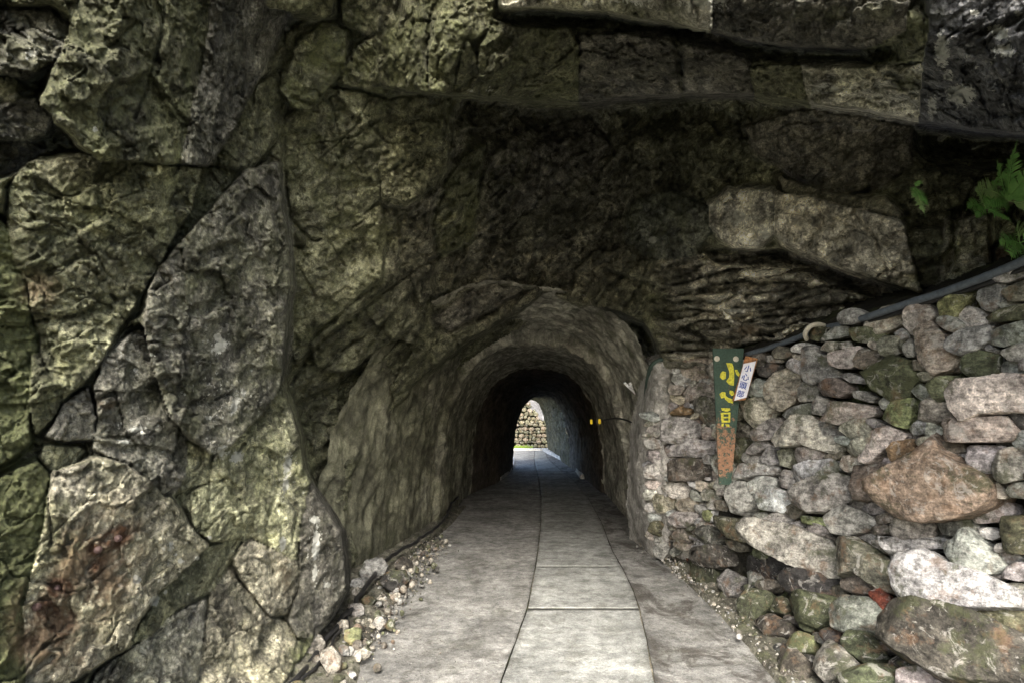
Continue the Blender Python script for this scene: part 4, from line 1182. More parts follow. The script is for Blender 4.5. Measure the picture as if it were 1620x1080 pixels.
heightfield('core', T_W, WALL_OUT, 1080, 2190, 180, 1200, 4, 0.19, M_EARTH, wall, 0.10, 41, band=24, curl=0.5)

# fill the gaps between the traced stones with smaller ones
cov_x0, cov_y0, cs = 1000, 190, 3.0
cw, ch = int(1150 / cs), int(1000 / cs)
CX, CY = np.meshgrid(cov_x0 + np.arange(cw) * cs, cov_y0 + np.arange(ch) * cs, indexing='ij')


def fill(outline, taken, seed, sizes, maxn, tintset, overlap=0.16):
    rg = np.random.default_rng(seed)
    free = sd_poly(CX, CY, outline) > 2
    for pl in taken:
        A = np.array(pl); m = (CX > A[:, 0].min()) & (CX < A[:, 0].max()) & (CY > A[:, 1].min()) & (CY < A[:, 1].max())
        ii = np.where(m)
        s = sd_poly(CX[ii], CY[ii], A)
        free[ii[0][s > -1], ii[1][s > -1]] = False
    res = []
    for size in sizes:
        for _ in range(1400):
            if len(res) >= maxn: break
            fi = np.argwhere(free)
            if len(fi) == 0: break
            a, b = fi[rg.integers(len(fi))]
            x, y = CX[a, b], CY[a, b]
            k = size * rg.uniform(0.85, 1.25)
            asp = rg.uniform(0.42, 0.8); ang = rg.normal(0.12, 0.3)
            m = (np.abs(CX - x) < k * 1.2) & (np.abs(CY - y) < k * 1.2)
            ii = np.where(m)
            dx, dy = CX[ii] - x, CY[ii] - y
            u = dx * math.cos(ang) + dy * math.sin(ang); v = -dx * math.sin(ang) + dy * math.cos(ang)
            ins = (u / k) ** 2 + (v / (k * asp)) ** 2 < 1
            if ins.sum() == 0 or (~free[ii[0][ins], ii[1][ins]]).mean() > overlap: continue
            free[ii[0][ins], ii[1][ins]] = False
            nv = rg.integers(6, 9)
            th = np.sort(rg.uniform(0, 1, nv) * 0.5 + np.arange(nv)) / nv * 2 * math.pi
            rr = rg.uniform(0.88, 1.16, nv)
            pts = [(x + k * r * math.cos(q) * math.cos(ang) - k * asp * r * math.sin(q) * math.sin(ang),
                    y + k * r * math.cos(q) * math.sin(ang) + k * asp * r * math.sin(q) * math.cos(ang)) for q, r in zip(th, rr)]
            res.append((pts, tintset[rg.integers(len(tintset))], float(rg.uniform(-0.07, 0.03))))
    return res


def build_stones(parent, lst, T, seed, cap, big_label=None):
    made = []
    for i, (pl, tc, k) in enumerate(lst):
        A = np.array(pl); sz = math.sqrt(np.ptp(A[:, 0]) * np.ptp(A[:, 1]))
        res = ICO4 if sz > 70 else (ICO3 if sz > 18 else ICO2)
        V, Fc, colr, ar = stone_from_px(pl, T, seed + i, tc, res, proud=k, rough=0.7 if tc == 'B' else 1.0, ncut=4 if tc == 'B' else 9)
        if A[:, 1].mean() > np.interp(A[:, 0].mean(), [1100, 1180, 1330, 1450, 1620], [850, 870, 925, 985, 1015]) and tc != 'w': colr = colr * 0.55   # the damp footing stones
        vis = min(A[:, 0].max(), 1620) - max(A[:, 0].min(), 0) > 0 and A[:, 1].min() < 1080
        made.append((ar if vis else ar * 0.01, V, Fc, colr, tc))
    made.sort(key=lambda a: -a[0])
    names = dict(o='orange tinted stone', r='brick red stone', y='stone with yellow green moss', w='pale whitish stone', d='dark stone')
    for ar, V, Fc, colr, tc in made[:cap]:
        o = mesh_np('stone', V, Fc, M_STONE, parent, attrs={'tint': colr})
        if tc in names: o['label'] = names[tc]
    rest = made[cap:]
    if rest:
        Vs, Fs, Cs, n0 = [], [], [], 0
        for ar, V, Fc, colr, tc in rest:
            Vs.append(V); Fs.append(Fc + n0); Cs.append(colr); n0 += len(V)
        o = mesh_np('small_stones', np.vstack(Vs), np.vstack(Fs), M_STONE, parent, attrs={'tint': np.vstack(Cs)})
        o['kind'] = 'stuff'


lst = list(S_WALL)
UP = [(1128, 562), (1190, 556), (1240, 545), (1290, 522), (1330, 506), (1400, 488), (1480, 466), (1560, 440), (1640, 412), (1740, 375), (1740, 1150), (1620, 1150), (1620, 950), (1450, 930), (1330, 900), (1180, 835), (1128, 800)]
lst += fill(WALL_OUT, [p for p, _, _ in S_WALL], 3, (40, 30, 22, 16, 12), 620, 'ggttpbgtcwc')
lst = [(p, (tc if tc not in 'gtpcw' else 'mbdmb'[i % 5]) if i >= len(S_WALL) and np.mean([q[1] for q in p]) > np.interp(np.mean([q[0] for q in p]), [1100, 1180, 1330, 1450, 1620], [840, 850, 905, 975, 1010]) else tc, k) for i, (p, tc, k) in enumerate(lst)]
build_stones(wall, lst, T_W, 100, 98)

# ------------------------------------------------------------------ pillar at the tunnel mouth
S_PIL = Z(1000, 530, 4.154, [
 ([(330,200),(360,155),(520,160),(530,290),(440,290),(390,300),(345,260)],'t',.0), ([(440,290),(500,290),(530,330),(500,350),(460,330)],'w',0), ([(250,510),(330,465),(390,485),(385,520),(260,525)],'o',.0),
 ([(410,430),(470,405),(550,430),(550,590),(480,580),(420,500)],'b',0), ([(210,560),(300,545),(430,560),(445,620),(430,680),(340,710),(210,690)],'g',.02), ([(440,640),(490,605),(545,630),(545,680),(480,690)],'t',0),
 ([(210,710),(300,700),(400,690),(540,700),(550,780),(440,795),(250,790)],'w',.03), ([(240,850),(300,820),(420,820),(530,840),(545,930),(400,950),(250,950)],'b',.03), ([(200,990),(330,970),(380,1000),(360,1060),(280,1065),(200,1010)],'c',.01),
 ([(380,340),(470,310),(530,350),(530,400),(430,410),(360,440),(320,400)],'p',0), ([(530,890),(600,890),(600,960),(540,960)],'t',0)])
S_PIL += Z(1000, 780, 7.2, [
 ([(240,40),(300,10),(500,60),(510,170),(420,200),(300,200),(260,150)],'t',.0), ([(510,80),(620,50),(740,90),(700,200),(600,210),(520,150)],'t',.0), ([(410,290),(520,210),(700,220),(780,260),(700,330),(620,375),(520,370)],'g',.03),
 ([(470,470),(530,400),(660,400),(670,540),(560,570)],'b',.02), ([(190,400),(240,310),(330,310),(420,380),(400,460),(270,480)],'m',0), ([(270,520),(380,480),(440,560),(420,660),(340,750),(270,700)],'g',.04)])
PIL_OUT = [(1030, 578), (1060, 570), (1140, 562), (1146, 640), (1146, 800), (1130, 860), (1110, 880), (1060, 888), (1035, 884), (1012, 850), (1006, 800), (1008, 740), (1012, 680), (1022, 630), (1026, 600)]
T_P = TPS([(1060, 570, 6.35), (1140, 562, 6.1), (1060, 720, 6.3), (1140, 720, 5.85), (1130, 860, 5.6), (1060, 888, float(ground_t(1060, 888))), (1020, 870, float(ground_t(1035, 886)) * 1.02), (1020, 720, 6.45), (1020, 600, 6.5)])
pillar = empty('stone_pillar', gp(1060, 888), 'mortared stone pillar with smeared grey cement at the right edge of the tunnel mouth', 'pillar')


def pil_extra(x, y, P1):
    side = 1 - smooth(1004, 1052, x + 0.06 * (y - 720) * 0)
    groove = 0.05 * np.exp(-((x - 1043 + 3 * np.sin(y / 33)) / 4) ** 2) * smooth(640, 670, y)
    lump = -0.11 * fbm(np.stack([x / 24, y / 34, 0 * x], -1), 4, 77) - 0.05 * fbm(np.stack([x / 9, y / 14, 0 * x], -1), 3, 78, ridged=True)
    return 0.40 * side ** 1.6 + groove + lump + 0.13 * smooth(1052, 1070, x)


heightfield('cement_body', T_P, PIL_OUT, 980, 1170, 540, 920, 2.0, -0.02, M_CEMENT, pillar, 0.045, 51, extra=pil_extra, band=16, curl=0.6)
S_PIL += [(p, c, k + 0.04) for p, c, k in fill([(1062, 572), (1140, 566), (1146, 800), (1125, 865), (1060, 880), (1050, 760)], [p for p, _, _ in S_PIL], 8, (14, 10, 7), 60, 'ggtw')]
S_PIL += fill([(1014, 650), (1046, 640), (1052, 860), (1018, 850)], [p for p, _, _ in S_PIL], 18, (13, 9), 22, 'cwgc')
S_PIL = [(p, c, k + 0.03) for p, c, k in S_PIL]
build_stones(pillar, S_PIL, T_P, 700, 80)

# ------------------------------------------------------------------ far retaining wall beyond the exit


def far_wall():
    base = np.array([-0.4, 33.6, 0.0])
    w = empty('dry_stone_wall', base, 'sunlit yellowish dry stone wall seen through the far tunnel exit', 'wall')
    rg = np.random.default_rng(5)
    top = lambda x: np.interp(x, [-1.5, 0.5, 1.0, 1.6, 2.4, 4], [3.3, 3.0, 2.5, 1.75, 1.4, 1.2])
    xs = np.linspace(-2, 4, 60); zs = np.linspace(-0.05, 1, 26)
    Vv, Fv = [], []
    for x in xs:
        for z in zs: Vv.append((x, 33.75 + 0.03 * math.sin(9 * x + 14 * z) + 0.25 * z * top(x) * 0.3, z * float(top(x)) * 0.97))
    for i in range(59):
        for j in range(25):
            a = i * 26 + j; Fv.append((a, a + 26, a + 27, a + 1))
    mesh_np('core', Vv, Fv, M_EARTH, w)
    st = []
    z = 0.12; 
    while z < 3.3:
        x = -0.9 + rg.uniform(0, .2); hh = rg.uniform(0.09, 0.15)
        while x < 2.7:
            wd = rg.uniform(0.08, 0.19)
            if z < top(x): st.append((x + wd, z + rg.uniform(-.04, .04), wd, hh * rg.uniform(.8, 1.15)))
            x += wd * 2.02
        z += hh * 1.75
    rest = []
    for i, (x, z, wd, hh) in enumerate(st):
        nv = 7; th = np.arange(nv) / nv * 2 * math.pi; rr = rg.uniform(.85, 1.15, nv)
        pl = np.stack([wd * rr * np.cos(th), hh * rr * np.sin(th)], -1)
        V, Fc = stone_mesh(np.array([x, 33.66 + 0.075 * z + rg.uniform(-.04, .04), z]), np.array([1., 0, 0]), np.array([0, 0, 1.]), np.array([0, -1., 0]), poly_radius(pl), 0.13, 2000 + i, ICO2, ncut=5)
        colr = np.tile(np.array([(0.10, 0.088, 0.052), (0.085, 0.08, 0.048), (0.13, 0.105, 0.072), (0.06, 0.06, 0.032)][rg.integers(4)]) * rg.uniform(.8, 1.2), (len(V), 1))
        rest.append((wd * hh * (3 if -0.2 < x < 1.9 else 1), V, Fc, colr))
    rest.sort(key=lambda a: -a[0])
    for r_ in rest[:98]: mesh_np('stone', r_[1], r_[2], M_STONE, w, attrs={'tint': r_[3]})
    rest = rest[98:]
    if rest:
        n0 = 0; Vs, Fs, Cs = [], [], []
        for _, V, Fc, c_ in rest: Vs.append(V); Fs.append(Fc + n0); Cs.append(c_); n0 += len(V)
        mesh_np('small_stones', np.vstack(Vs), np.vstack(Fs), M_STONE, w, attrs={'tint': np.vstack(Cs)})['kind'] = 'stuff'


far_wall()
V, Fc = [], []
xs = np.linspace(-4, 8, 40); zs = np.linspace(-0.1, 4.2, 16)
for x in xs:
    for z in zs: V.append((x, 35.2 + 0.1 * math.sin(x * 2 + z) + 0.15 * z, z))
for i in range(39):
    for j in range(15):
        a = i * 16 + j; Fc.append((a, a + 16, a + 17, a + 1))
o = mesh_np('rendered_wall', V, Fc, M_PALE)
tag(o, 'smooth pale rendered wall rising behind the far dry stone wall', 'wall')
# grass strip in front of the far wall
rg = np.random.default_rng(12); V, Fc = [], []
for i in range(1500):
    x = rg.uniform(-1.5, 0.9) + abs(rg.normal(0, .2)); y = rg.uniform(32.3, 33.5); hgt = rg.uniform(.08, .26); a = rg.uniform(0, 6.28); b = rg.normal(0, .06, 2)
    n0 = len(V); dx, dy = .012 * math.cos(a), .012 * math.sin(a)
    V += [(x - dx, y - dy, 0), (x + dx, y + dy, 0), (x + b[0] + dx * .6, y + b[1] + dy * .6, hgt * .6), (x + b[0] - dx * .6, y + b[1] - dy * .6, hgt * .6), (x + b[0] * 2.2, y + b[1] * 2.2, hgt)]
    Fc += [(n0, n0 + 1, n0 + 2, n0 + 3), (n0 + 3, n0 + 2, n0 + 4)]
tag(mesh_np('grass', V, Fc, M_GRASS, smooth_=False), 'strip of bright green grass beyond the far tunnel exit', 'grass', kind='stuff')

# ------------------------------------------------------------------ pipes and cables


def run(name, pxs, r, mat, label, cat, n=10, k=8, group=None, jit=0.0, seed=0):
    P_ = np.array([at(x, y, tt) for x, y, tt in pxs])
    Q = spline(P_, k)
    if jit:
        Q = Q + jit * np.stack([fbm(Q * 3, 2, seed), fbm(Q * 3, 2, seed + 4), fbm(Q * 3, 2, seed + 8)], -1)
    V, Fc = tube(Q, r, n)
    o = mesh_np(name, V, Fc, mat)
    o.data.transform(__import__('mathutils').Matrix.Translation(-Vector([float(v) for v in P_[0]]))); o.location = Vector([float(v) for v in P_[0]])
    return tag(o, label, cat, group)


run('pipe', [(1180, 561, 5.35), (1230, 546, 5.0), (1280, 527, 4.65), (1330, 513, 4.3), (1370, 502, 3.92), (1430, 482, 3.6), (1500, 460, 3.3), (1560, 438, 3.05), (1620, 413, 2.85), (1720, 370, 2.5), (1900, 290, 2.1), (2150, 195, 1.78), (2400, 120, 1.6)], 0.024, M_PIPE,
    'grey plastic pipe lying along the top of the stone wall', 'pipe', jit=0.01)
run('pipe', [(1365, 512, 3.98), (1430, 491, 3.62), (1500, 469, 3.32), (1560, 448, 3.07), (1620, 424, 2.87), (1720, 382, 2.52), (1900, 304, 2.12), (2150, 209, 1.8), (2400, 134, 1.62)], 0.017, M_CABLE,
    'thinner black pipe tucked just below the grey pipe on the wall top', 'pipe', jit=0.01, seed=3)
run('pipe', [(1155, 559, 5.9), (1120, 563, 6.2), (1080, 564, 6.35), (1050, 568, 6.45), (1034, 576, 6.5), (1027, 592, 6.65), (1022, 625, 6.95)], 0.030, M_GPIPE,
    'dull green pipe bent over the top of the stone pillar', 'pipe', jit=0.008)
run('pipe_elbow', [(1276, 537, 4.5), (1274, 527, 4.45), (1281, 517, 4.42), (1293, 513, 4.42), (1304, 515, 4.45)], 0.018, M_PVC, 'short off-white curved plastic elbow hooked over the grey pipe', 'pipe elbow')
ct = lambda x, y, dz=0.03: float(ground_t(x, y, dz + 0.055))
run('cable', [(430, 1100, ct(430, 1100)), (470, 1070, ct(470, 1070)), (505, 1030, ct(505, 1030)), (530, 1000, ct(530, 1000, .05)), (548, 968, ct(548, 968, .06)), (562, 948, ct(562, 948, .09)), (580, 925, ct(580, 925, .07)),
              (602, 893, ct(602, 893, .10)), (625, 875, ct(625, 875, .10)), (650, 861, ct(650, 861, .10)), (680, 843, ct(680, 843, .10)), (700, 822, ct(700, 822, .10)), (712, 800, ct(712, 800, .14)), (725, 785, ct(725, 785, .14))], 0.02, M_CABLE,
    'thick black cable lying along the foot of the left rock wall into the tunnel', 'cable', jit=0.05)
run('cable', [(425, 1112, ct(425, 1112)), (480, 1075, ct(480, 1075)), (512, 1045, ct(512, 1045)), (528, 1015, ct(528, 1015)), (545, 985, ct(545, 985, .05)), (553, 962, ct(553, 962, .06))], 0.011, M_CABLE,
    'thinner black cable looping beside the thick one at the lower left', 'cable', jit=0.05, seed=5)
run('cable', [(955, 664, 9.6), (975, 661, 8.9), (990, 664, 8.35), (1004, 669, 7.95), (1018, 667, 7.4)], 0.012, M_CABLE, 'thin black cable sagging along the right tunnel wall below the camera', 'cable')

# ------------------------------------------------------------------ signs


def quad_prism(name, pts_px, tt, th, mat, parent, wear=None, sub=1, lean=0.0):
    """flat plate whose face is seen at the given pixels, thickness th"""
    P_ = [at(x, y, tt + lean * (y - pts_px[0][1])) for x, y in pts_px]
    P_ = np.array(P_)
    n_ = np.cross(P_[1] - P_[0], P_[-1] - P_[0]); n_ /= np.linalg.norm(n_)
    if n_.dot(CAM - P_[0]) < 0: n_ = -n_
    m = sub
    V, at_ = [], []
    a0, a1, b1, b0 = P_
    for j in range(m + 1):
        for i in range(5):
            u_, v_ = i / 4, j / m
            V.append((a0 * (1 - u_) + a1 * u_) * (1 - v_) + (b0 * (1 - u_) + b1 * u_) * v_)
    F_ = [(j * 5 + i, j * 5 + i + 1, (j + 1) * 5 + i + 1, (j + 1) * 5 + i) for j in range(m) for i in range(4)]
    nf = len(V); V = V + [v - n_ * th for v in V]
    F_ += [tuple(nf + q for q in f[::-1]) for f in F_[:]]
    ring = [i for i in range(5)] + [j * 5 + 4 for j in range(1, m + 1)] + [m * 5 + i for i in range(3, -1, -1)] + [j * 5 for j in range(m - 1, 0, -1)]
    for q in range(len(ring)):
        a, b = ring[q], ring[(q + 1) % len(ring)]
        F_.append((a, nf + a, nf + b, b))
    attrs = None
    if wear is not None:
        wv = [wear(j / m) for j in range(m + 1) for i in range(5)]
        attrs = {'wear': np.array(wv + wv)}
    return mesh_np(name, V, F_, mat, parent, smooth_=False, attrs=attrs), n_


def text_on(parent, s, px_, py_, tt, hpx, mat, name, n_, down, stretch=1.0, bold=0.0):
    cu = bpy.data.curves.new('lettering', 'FONT'); cu.body = s; cu.size = 1.0; cu.align_x = 'CENTER'; cu.align_y = 'CENTER'; cu.extrude = 0.0; cu.offset = bold
    ob = bpy.data.objects.new('tmp', cu); COL.objects.link(ob)
    dg = bpy.context.evaluated_depsgraph_get(); me = bpy.data.meshes.new_from_object(ob.evaluated_get(dg))
    bpy.data.objects.remove(ob)
    V = np.array([v.co[:] for v in me.vertices])
    Fc = [tuple(p.vertices) for p in me.polygons]
    bpy.data.meshes.remove(me)
    if len(V) == 0: return None
    mn, mx = V.min(0), V.max(0); V = V - (mn + mx) / 2
    sc = hpx * tt / F_PX / max(mx[1] - mn[1], 1e-3)
    yv = -down / np.linalg.norm(down); xv = np.cross(yv, n_); xv /= np.linalg.norm(xv)
    c = at(px_, py_, tt) + n_ * 0.004
    W = c + V[:, :1] * sc * stretch * xv + V[:, 1:2] * sc * yv
    m = len(W)
    W2 = np.vstack([W, W - n_ * 0.003])
    o = mesh_np(name, W2, Fc + [tuple(m + q for q in f[::-1]) for f in Fc], mat, parent, smooth_=False)
    return o


TB = 5.2
board = empty('warning_board', at(1146, 764, TB), 'tall tapered green board with yellow characters leaning on the stone wall', 'sign')
bp, bn = quad_prism('panel', [(1128, 551), (1177, 551), (1157, 766), (1138, 766)], TB, 0.02, M_BOARD, board, wear=lambda v: float(np.interp(v, [0, .3, .48, .65, .9, .94, 1], [.2, .22, .30, .55, .66, .3, .25])), sub=24)
dn = at(1147, 760, TB) - at(1151, 560, TB)
# hand-painted strokes read 小心頭 from the top down


def paint(polys, name='lettering'):
    V, Fc = [], []
    for pl in polys:
        m_ = len(pl); P3 = []
        o0 = at(1146, 600, TB)
        for x, y in pl:
            r_ = ray(1115 + x / 9.0, 540 + y / 9.0); k_ = (o0 - CAM).dot(bn) / r_.dot(bn)
            P3.append(CAM + r_ * k_)
        n0 = len(V); c_ = sum(P3) / m_
        V += [p + bn * 0.005 for p in P3] + [p + bn * 0.001 for p in P3] + [c_ + bn * 0.0055]
        for i in range(m_):
            j = (i + 1) % m_
            Fc += [(n0 + i, n0 + j, n0 + 2 * m_), (n0 + i, n0 + m_ + i, n0 + m_ + j, n0 + j)]
    return mesh_np(name, V, Fc, M_YELLOW, board, smooth_=False)


paint([[(300, 300), (385, 308), (402, 350), (415, 430), (414, 560), (410, 622), (370, 620), (335, 600), (303, 560), (345, 556), (347, 440), (340, 360)],
       [(250, 420), (298, 430), (297, 520), (255, 542), (213, 505), (222, 455)], [(425, 400), (460, 400), (497, 462), (482, 497), (450, 470)]])
paint([[(207, 745), (245, 712), (290, 718), (297, 785), (235, 808)], [(280, 755), (330, 795), (407, 822), (397, 875), (335, 862), (285, 815)], [(350, 692), (397, 698), (420, 750), (383, 770), (350, 738)]])
paint([[(230, 942), (355, 945), (362, 975), (310, 994), (245, 978)], [(225, 1010), (262, 1008), (268, 1120), (235, 1125)], [(262, 1008), (362, 1005), (362, 1028), (263, 1030)], [(335, 1028), (362, 1028), (358, 1120), (335, 1120)],
       [(268, 1068), (335, 1066), (335, 1084), (268, 1088)], [(235, 1125), (358, 1120), (355, 1146), (240, 1148)], [(290, 1165), (350, 1180), (345, 1215), (300, 1195)], [(235, 1170), (270, 1160), (262, 1205), (238, 1210)]])
for x, y in ((1134, 567), (1164, 567.5)):
    c = at(x, y, TB) + bn * 0.004
    V = [c + bn * 0.006] + [c + 0.026 * (math.cos(a) * np.array([1., 0, 0]) + math.sin(a) * np.array([0, 0, 1.])) for a in np.linspace(0, 2 * math.pi, 14, endpoint=False)]
    mesh_np('bolt_head', V, [(0, 1 + i, 1 + (i + 1) % 14) for i in range(14)], M_PVC, board)
TPp = 5.1
plate = empty('warning_plate', at(1176, 600, TPp), 'small tilted white plate with blue characters beside the green board', 'sign')
pp, pn = quad_prism('backing_board', [(1180, 563), (1199, 567), (1180, 632), (1159, 634)], TPp + 0.02, 0.012, M_WOOD, plate, sub=2)
pp, pn = quad_prism('face', [(1176.5, 575), (1196, 571), (1181, 628), (1162, 633)], TPp, 0.006, M_WPLATE, plate, sub=2)
dn2 = at(1171, 628, TPp) - at(1187, 574, TPp)
for i, ch_ in enumerate('小心頭部'):
    text_on(plate, ch_, 1183.2 - i * 3.9, 582.5 + i * 13.2, TPp, 11.0, M_BLUE, 'lettering', pn, dn2, 1.0, 0.012)

# ------------------------------------------------------------------ camera on the tunnel wall, markers, bolts
TC = 7.85
secam = empty('security_camera', at(1004, 618, TC), 'small white camera on a slanted bar on the right tunnel wall', 'camera')
V, Fc = tube([at(987.5, 604.5, TC), at(1006, 622.5, TC + .05)], 0.019, 8)
mesh_np('mounting_bar', V, Fc, M_WHITE, secam)
a, b = at(997, 611, TC - .02), at(1011.5, 602, TC + .10)
ax = (b - a) / 2; axn = ax / np.linalg.norm(ax)
ayv = np.cross(axn, np.array([0, -1., 0])); ayv /= np.linalg.norm(ayv); azv = np.cross(axn, ayv)
V, Fc = box_vf((a + b) / 2 + ax * 0.25, ax * 0.85, ayv * 0.048, azv * 0.045)
mesh_np('housing', V, Fc, M_WHITE, secam, smooth_=False)
V, Fc = tube([a - ax * 0.1, (a + b) / 2], 0.015, 8)
mesh_np('bracket', V, Fc, M_WHITE, secam)
V, Fc = tube([b + ax * 0.06, b + ax * 0.10], 0.026, 12)
mesh_np('lens', V, Fc, M_CABLE, secam)
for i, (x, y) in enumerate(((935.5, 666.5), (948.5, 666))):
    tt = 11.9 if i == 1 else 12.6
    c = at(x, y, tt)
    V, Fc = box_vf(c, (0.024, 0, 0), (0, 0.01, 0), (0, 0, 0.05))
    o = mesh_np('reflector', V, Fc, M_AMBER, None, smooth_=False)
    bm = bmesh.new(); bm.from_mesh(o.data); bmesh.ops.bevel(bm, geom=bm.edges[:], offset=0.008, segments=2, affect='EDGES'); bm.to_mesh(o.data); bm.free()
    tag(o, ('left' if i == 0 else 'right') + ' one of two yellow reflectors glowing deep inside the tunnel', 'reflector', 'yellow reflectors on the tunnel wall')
for i, (x, y, r_, lb) in enumerate([(187, 851, .014, 'round rusty bolt head at the top right of the rust stain'), (155, 869, .014, 'greyish bolt head just left of the topmost bolt'),
                                    (90, 930, .012, 'small rusty bolt head in the middle of the rust stain'), (58, 959, .013, 'lowest reddish bolt head at the lower left of the rust stain')]):
    tt = rock_t(x, y) - 0.015
    c = at(x, y, tt); n_ = CAM - c; n_ /= np.linalg.norm(n_)
    n_ = n_ * .7 + np.array([.5, -.3, 0]); n_ /= np.linalg.norm(n_)
    prof = [(0.0, 1.15), (.35, 1.12), (.62, .9), (.62, .55), (.98, .5), (1.05, .3), (1.05, -.8)]
    up = np.cross(n_, [0, 0, 1.]); up /= np.linalg.norm(up); v2 = np.cross(n_, up)
    V, Fc = [], []
    for q, (rr, zz) in enumerate(prof):
        for k in range(12):
            th = k * math.pi / 6; rx = rr * (0.9 + 0.1 * math.cos(6 * th)) if 1 < q < 4 else rr
            V.append(c + r_ * (rx * (math.cos(th) * up + math.sin(th) * v2) + zz * n_ * .8))
    for q in range(len(prof) - 1):
        for k in range(12): Fc.append((q * 12 + k, q * 12 + (k + 1) % 12, (q + 1) * 12 + (k + 1) % 12, (q + 1) * 12 + k))
    tag(mesh_np('rock_bolt', V, Fc, M_BOLT), lb, 'bolt', 'rusty bolts in the left rock')

# ceramic drain stub in the rubble
c0, c1 = at(1090, 884, float(ground_t(1090, 884, .1))), at(1125, 872, float(ground_t(1090, 884, .1)) + 0.15)
V, Fc = tube([c0, c1], 0.045, 14, caps=False)
n0 = len(V); V2, F2 = tube([c1, c0], 0.034, 14, caps=False)
V += V2; Fc += [tuple(q + n0 for q in f) for f in F2]
Fc += [(k, (k + 1) % 14, n0 + 14 + (k + 1) % 14 if False else n0 + 14 + ((14 - k - 1) % 14), n0 + 14 + ((14 - k) % 14)) for k in range(14)]
tag(mesh_np('drain_pipe', V, Fc, M_RUST), 'short open pinkish brown drain pipe end poking out at the foot of the wall', 'pipe')

# ------------------------------------------------------------------ loose rocks at the left foot of the cliff
T_G = lambda x, y: ground_t(x, y, 0.04)


def loose_rock(name, x, y, rx, ry, lift, tc, label, seed, res=ICO3, group='loose rocks at the foot of the left rock'):
    tt = float(ground_t(x, y + ry, 0.0)); c = at(x, y, tt); s = tt / F_PX
    rg = np.random.default_rng(seed); nv = 8; th = np.arange(nv) / nv * 2 * math.pi + rg.uniform(0, .3, nv); rr = rg.uniform(.72, 1.2, nv)
    pl = np.stack([rx * s * rr * np.cos(th), ry * s * rr * np.sin(th)], -1)
    n_ = np.array([0.1, -0.9, 0.45]); n_ /= np.linalg.norm(n_); e1 = np.cross([0, 0, 1.], n_); e1 = -e1 / np.linalg.norm(e1); e1 = np.array([1., 0, 0]); e1 -= n_ * e1.dot(n_); e1 /= np.linalg.norm(e1); e2 = np.cross(n_, e1)
    V, Fc = stone_mesh(np.zeros(3), e1, e2 if e2[2] > 0 else -e2, n_, poly_radius(pl), 0.8 * s * (rx + ry) / 2, seed, res, ncut=22, rough=1.8)
    colr = np.tile(np.array(TINTS[tc]) * rg.uniform(.5, .7), (len(V), 1))
    c = c + np.array([0, 0.0, lift + 0.045]); V = V + c
    V[:, 2] -= min(0, V[:, 2].min() + 0.01) if lift == 0 and V[:, 2].min() > 0 else 0
    base = np.array([c[0], c[1], 0.0])
    o = mesh_np(name, V - base, Fc, M_STONE, attrs={'tint': colr}); o.location = Vector([float(v) for v in base])
    return tag(o, label, 'rock', group)


for i, a in enumerate([(592, 907, 21, 19, 'g', 'largest angular grey rock lying where the cable enters the tunnel'), (568, 931, 13, 10, 'g', 'medium grey rock just left below the largest rock'),
                       (562, 946, 6, 9, 't', 'small pale upright rock beside the cable'), (562, 974, 16, 11, 'p', 'flat pinkish rock in the middle of the rubble strip'), (600, 994, 12, 11, 'c', 'pale angular rock on the edge of the road'),
                       (541, 1003, 13, 12, 't', 'tan rounded rock next to the flat pinkish one'), (560, 1018, 15, 16, 'y', 'mossy yellowish rock near the bottom left road edge'), (524, 1055, 16, 20, 't', 'pale mottled rock at the very bottom of the rubble strip'),
                       (493, 1030, 18, 18, 't', 'tan rock under the mossy foot of the cliff'), (583, 958, 10, 10, 'm', 'dark mossy rock between the cable and the road'), (575, 1045, 12, 9, 't', 'low tan rock half buried by the road edge'),
                       (545, 1040, 10, 9, 'g', 'small grey rock between the two lowest pale rocks'), (622, 925, 22, 17, 'd', 'wide dark flat rock merging with the road by the tunnel mouth'), (640, 898, 16, 9, 'b', 'low brown rock beside the cable inside the mouth'),
                       (553, 882, 12, 9, 'y', 'yellow brown rock wedged behind the outcrop foot')]):
    loose_rock('rock', a[0], a[1], a[2], a[3], 0.0, a[4], a[5], 300 + i)


def debris(name, pts, seed, n, rmin, rmax, tset, spread, label, lift=0.0):
    rg = np.random.default_rng(seed); Vs, Fs, Cs, n0 = [], [], [], 0
    pts = np.array(pts, float)
    seg = np.linalg.norm(np.diff(pts, axis=0), axis=1); cum = np.r_[0, np.cumsum(seg)]
    for i in range(n):
        s = rg.uniform(0, cum[-1]); x = np.interp(s, cum, pts[:, 0]) + rg.normal(0, spread); y = np.interp(s, cum, pts[:, 1]) + rg.normal(0, spread)
        r_ = rmin * (rmax / rmin) ** (rg.uniform() ** 2.2)
        V0, F0 = ICO1
        Q = V0 * rg.uniform(0.6, 1.0, 3) * r_
        for _ in range(4):
            d = rg.normal(size=3); d /= np.linalg.norm(d); sN = Q @ d; lim = sN.max() * .7; Q = Q - np.clip(sN - lim, 0, None)[:, None] * d
        Vs.append(Q + (x, y, r_ * 0.35 + 0.012 + rg.uniform(0, lift))); Fs.append(F0 + n0); n0 += len(Q)
        Cs.append(np.tile(np.array(TINTS[tset[rg.integers(len(tset))]]) * rg.uniform(.7, 1.2), (len(Q), 1)))
    o = mesh_np(name, np.vstack(Vs), np.vstack(Fs), M_STONE, attrs={'tint': np.vstack(Cs)}, smooth_=False)
    return tag(o, label, 'gravel', kind='stuff')


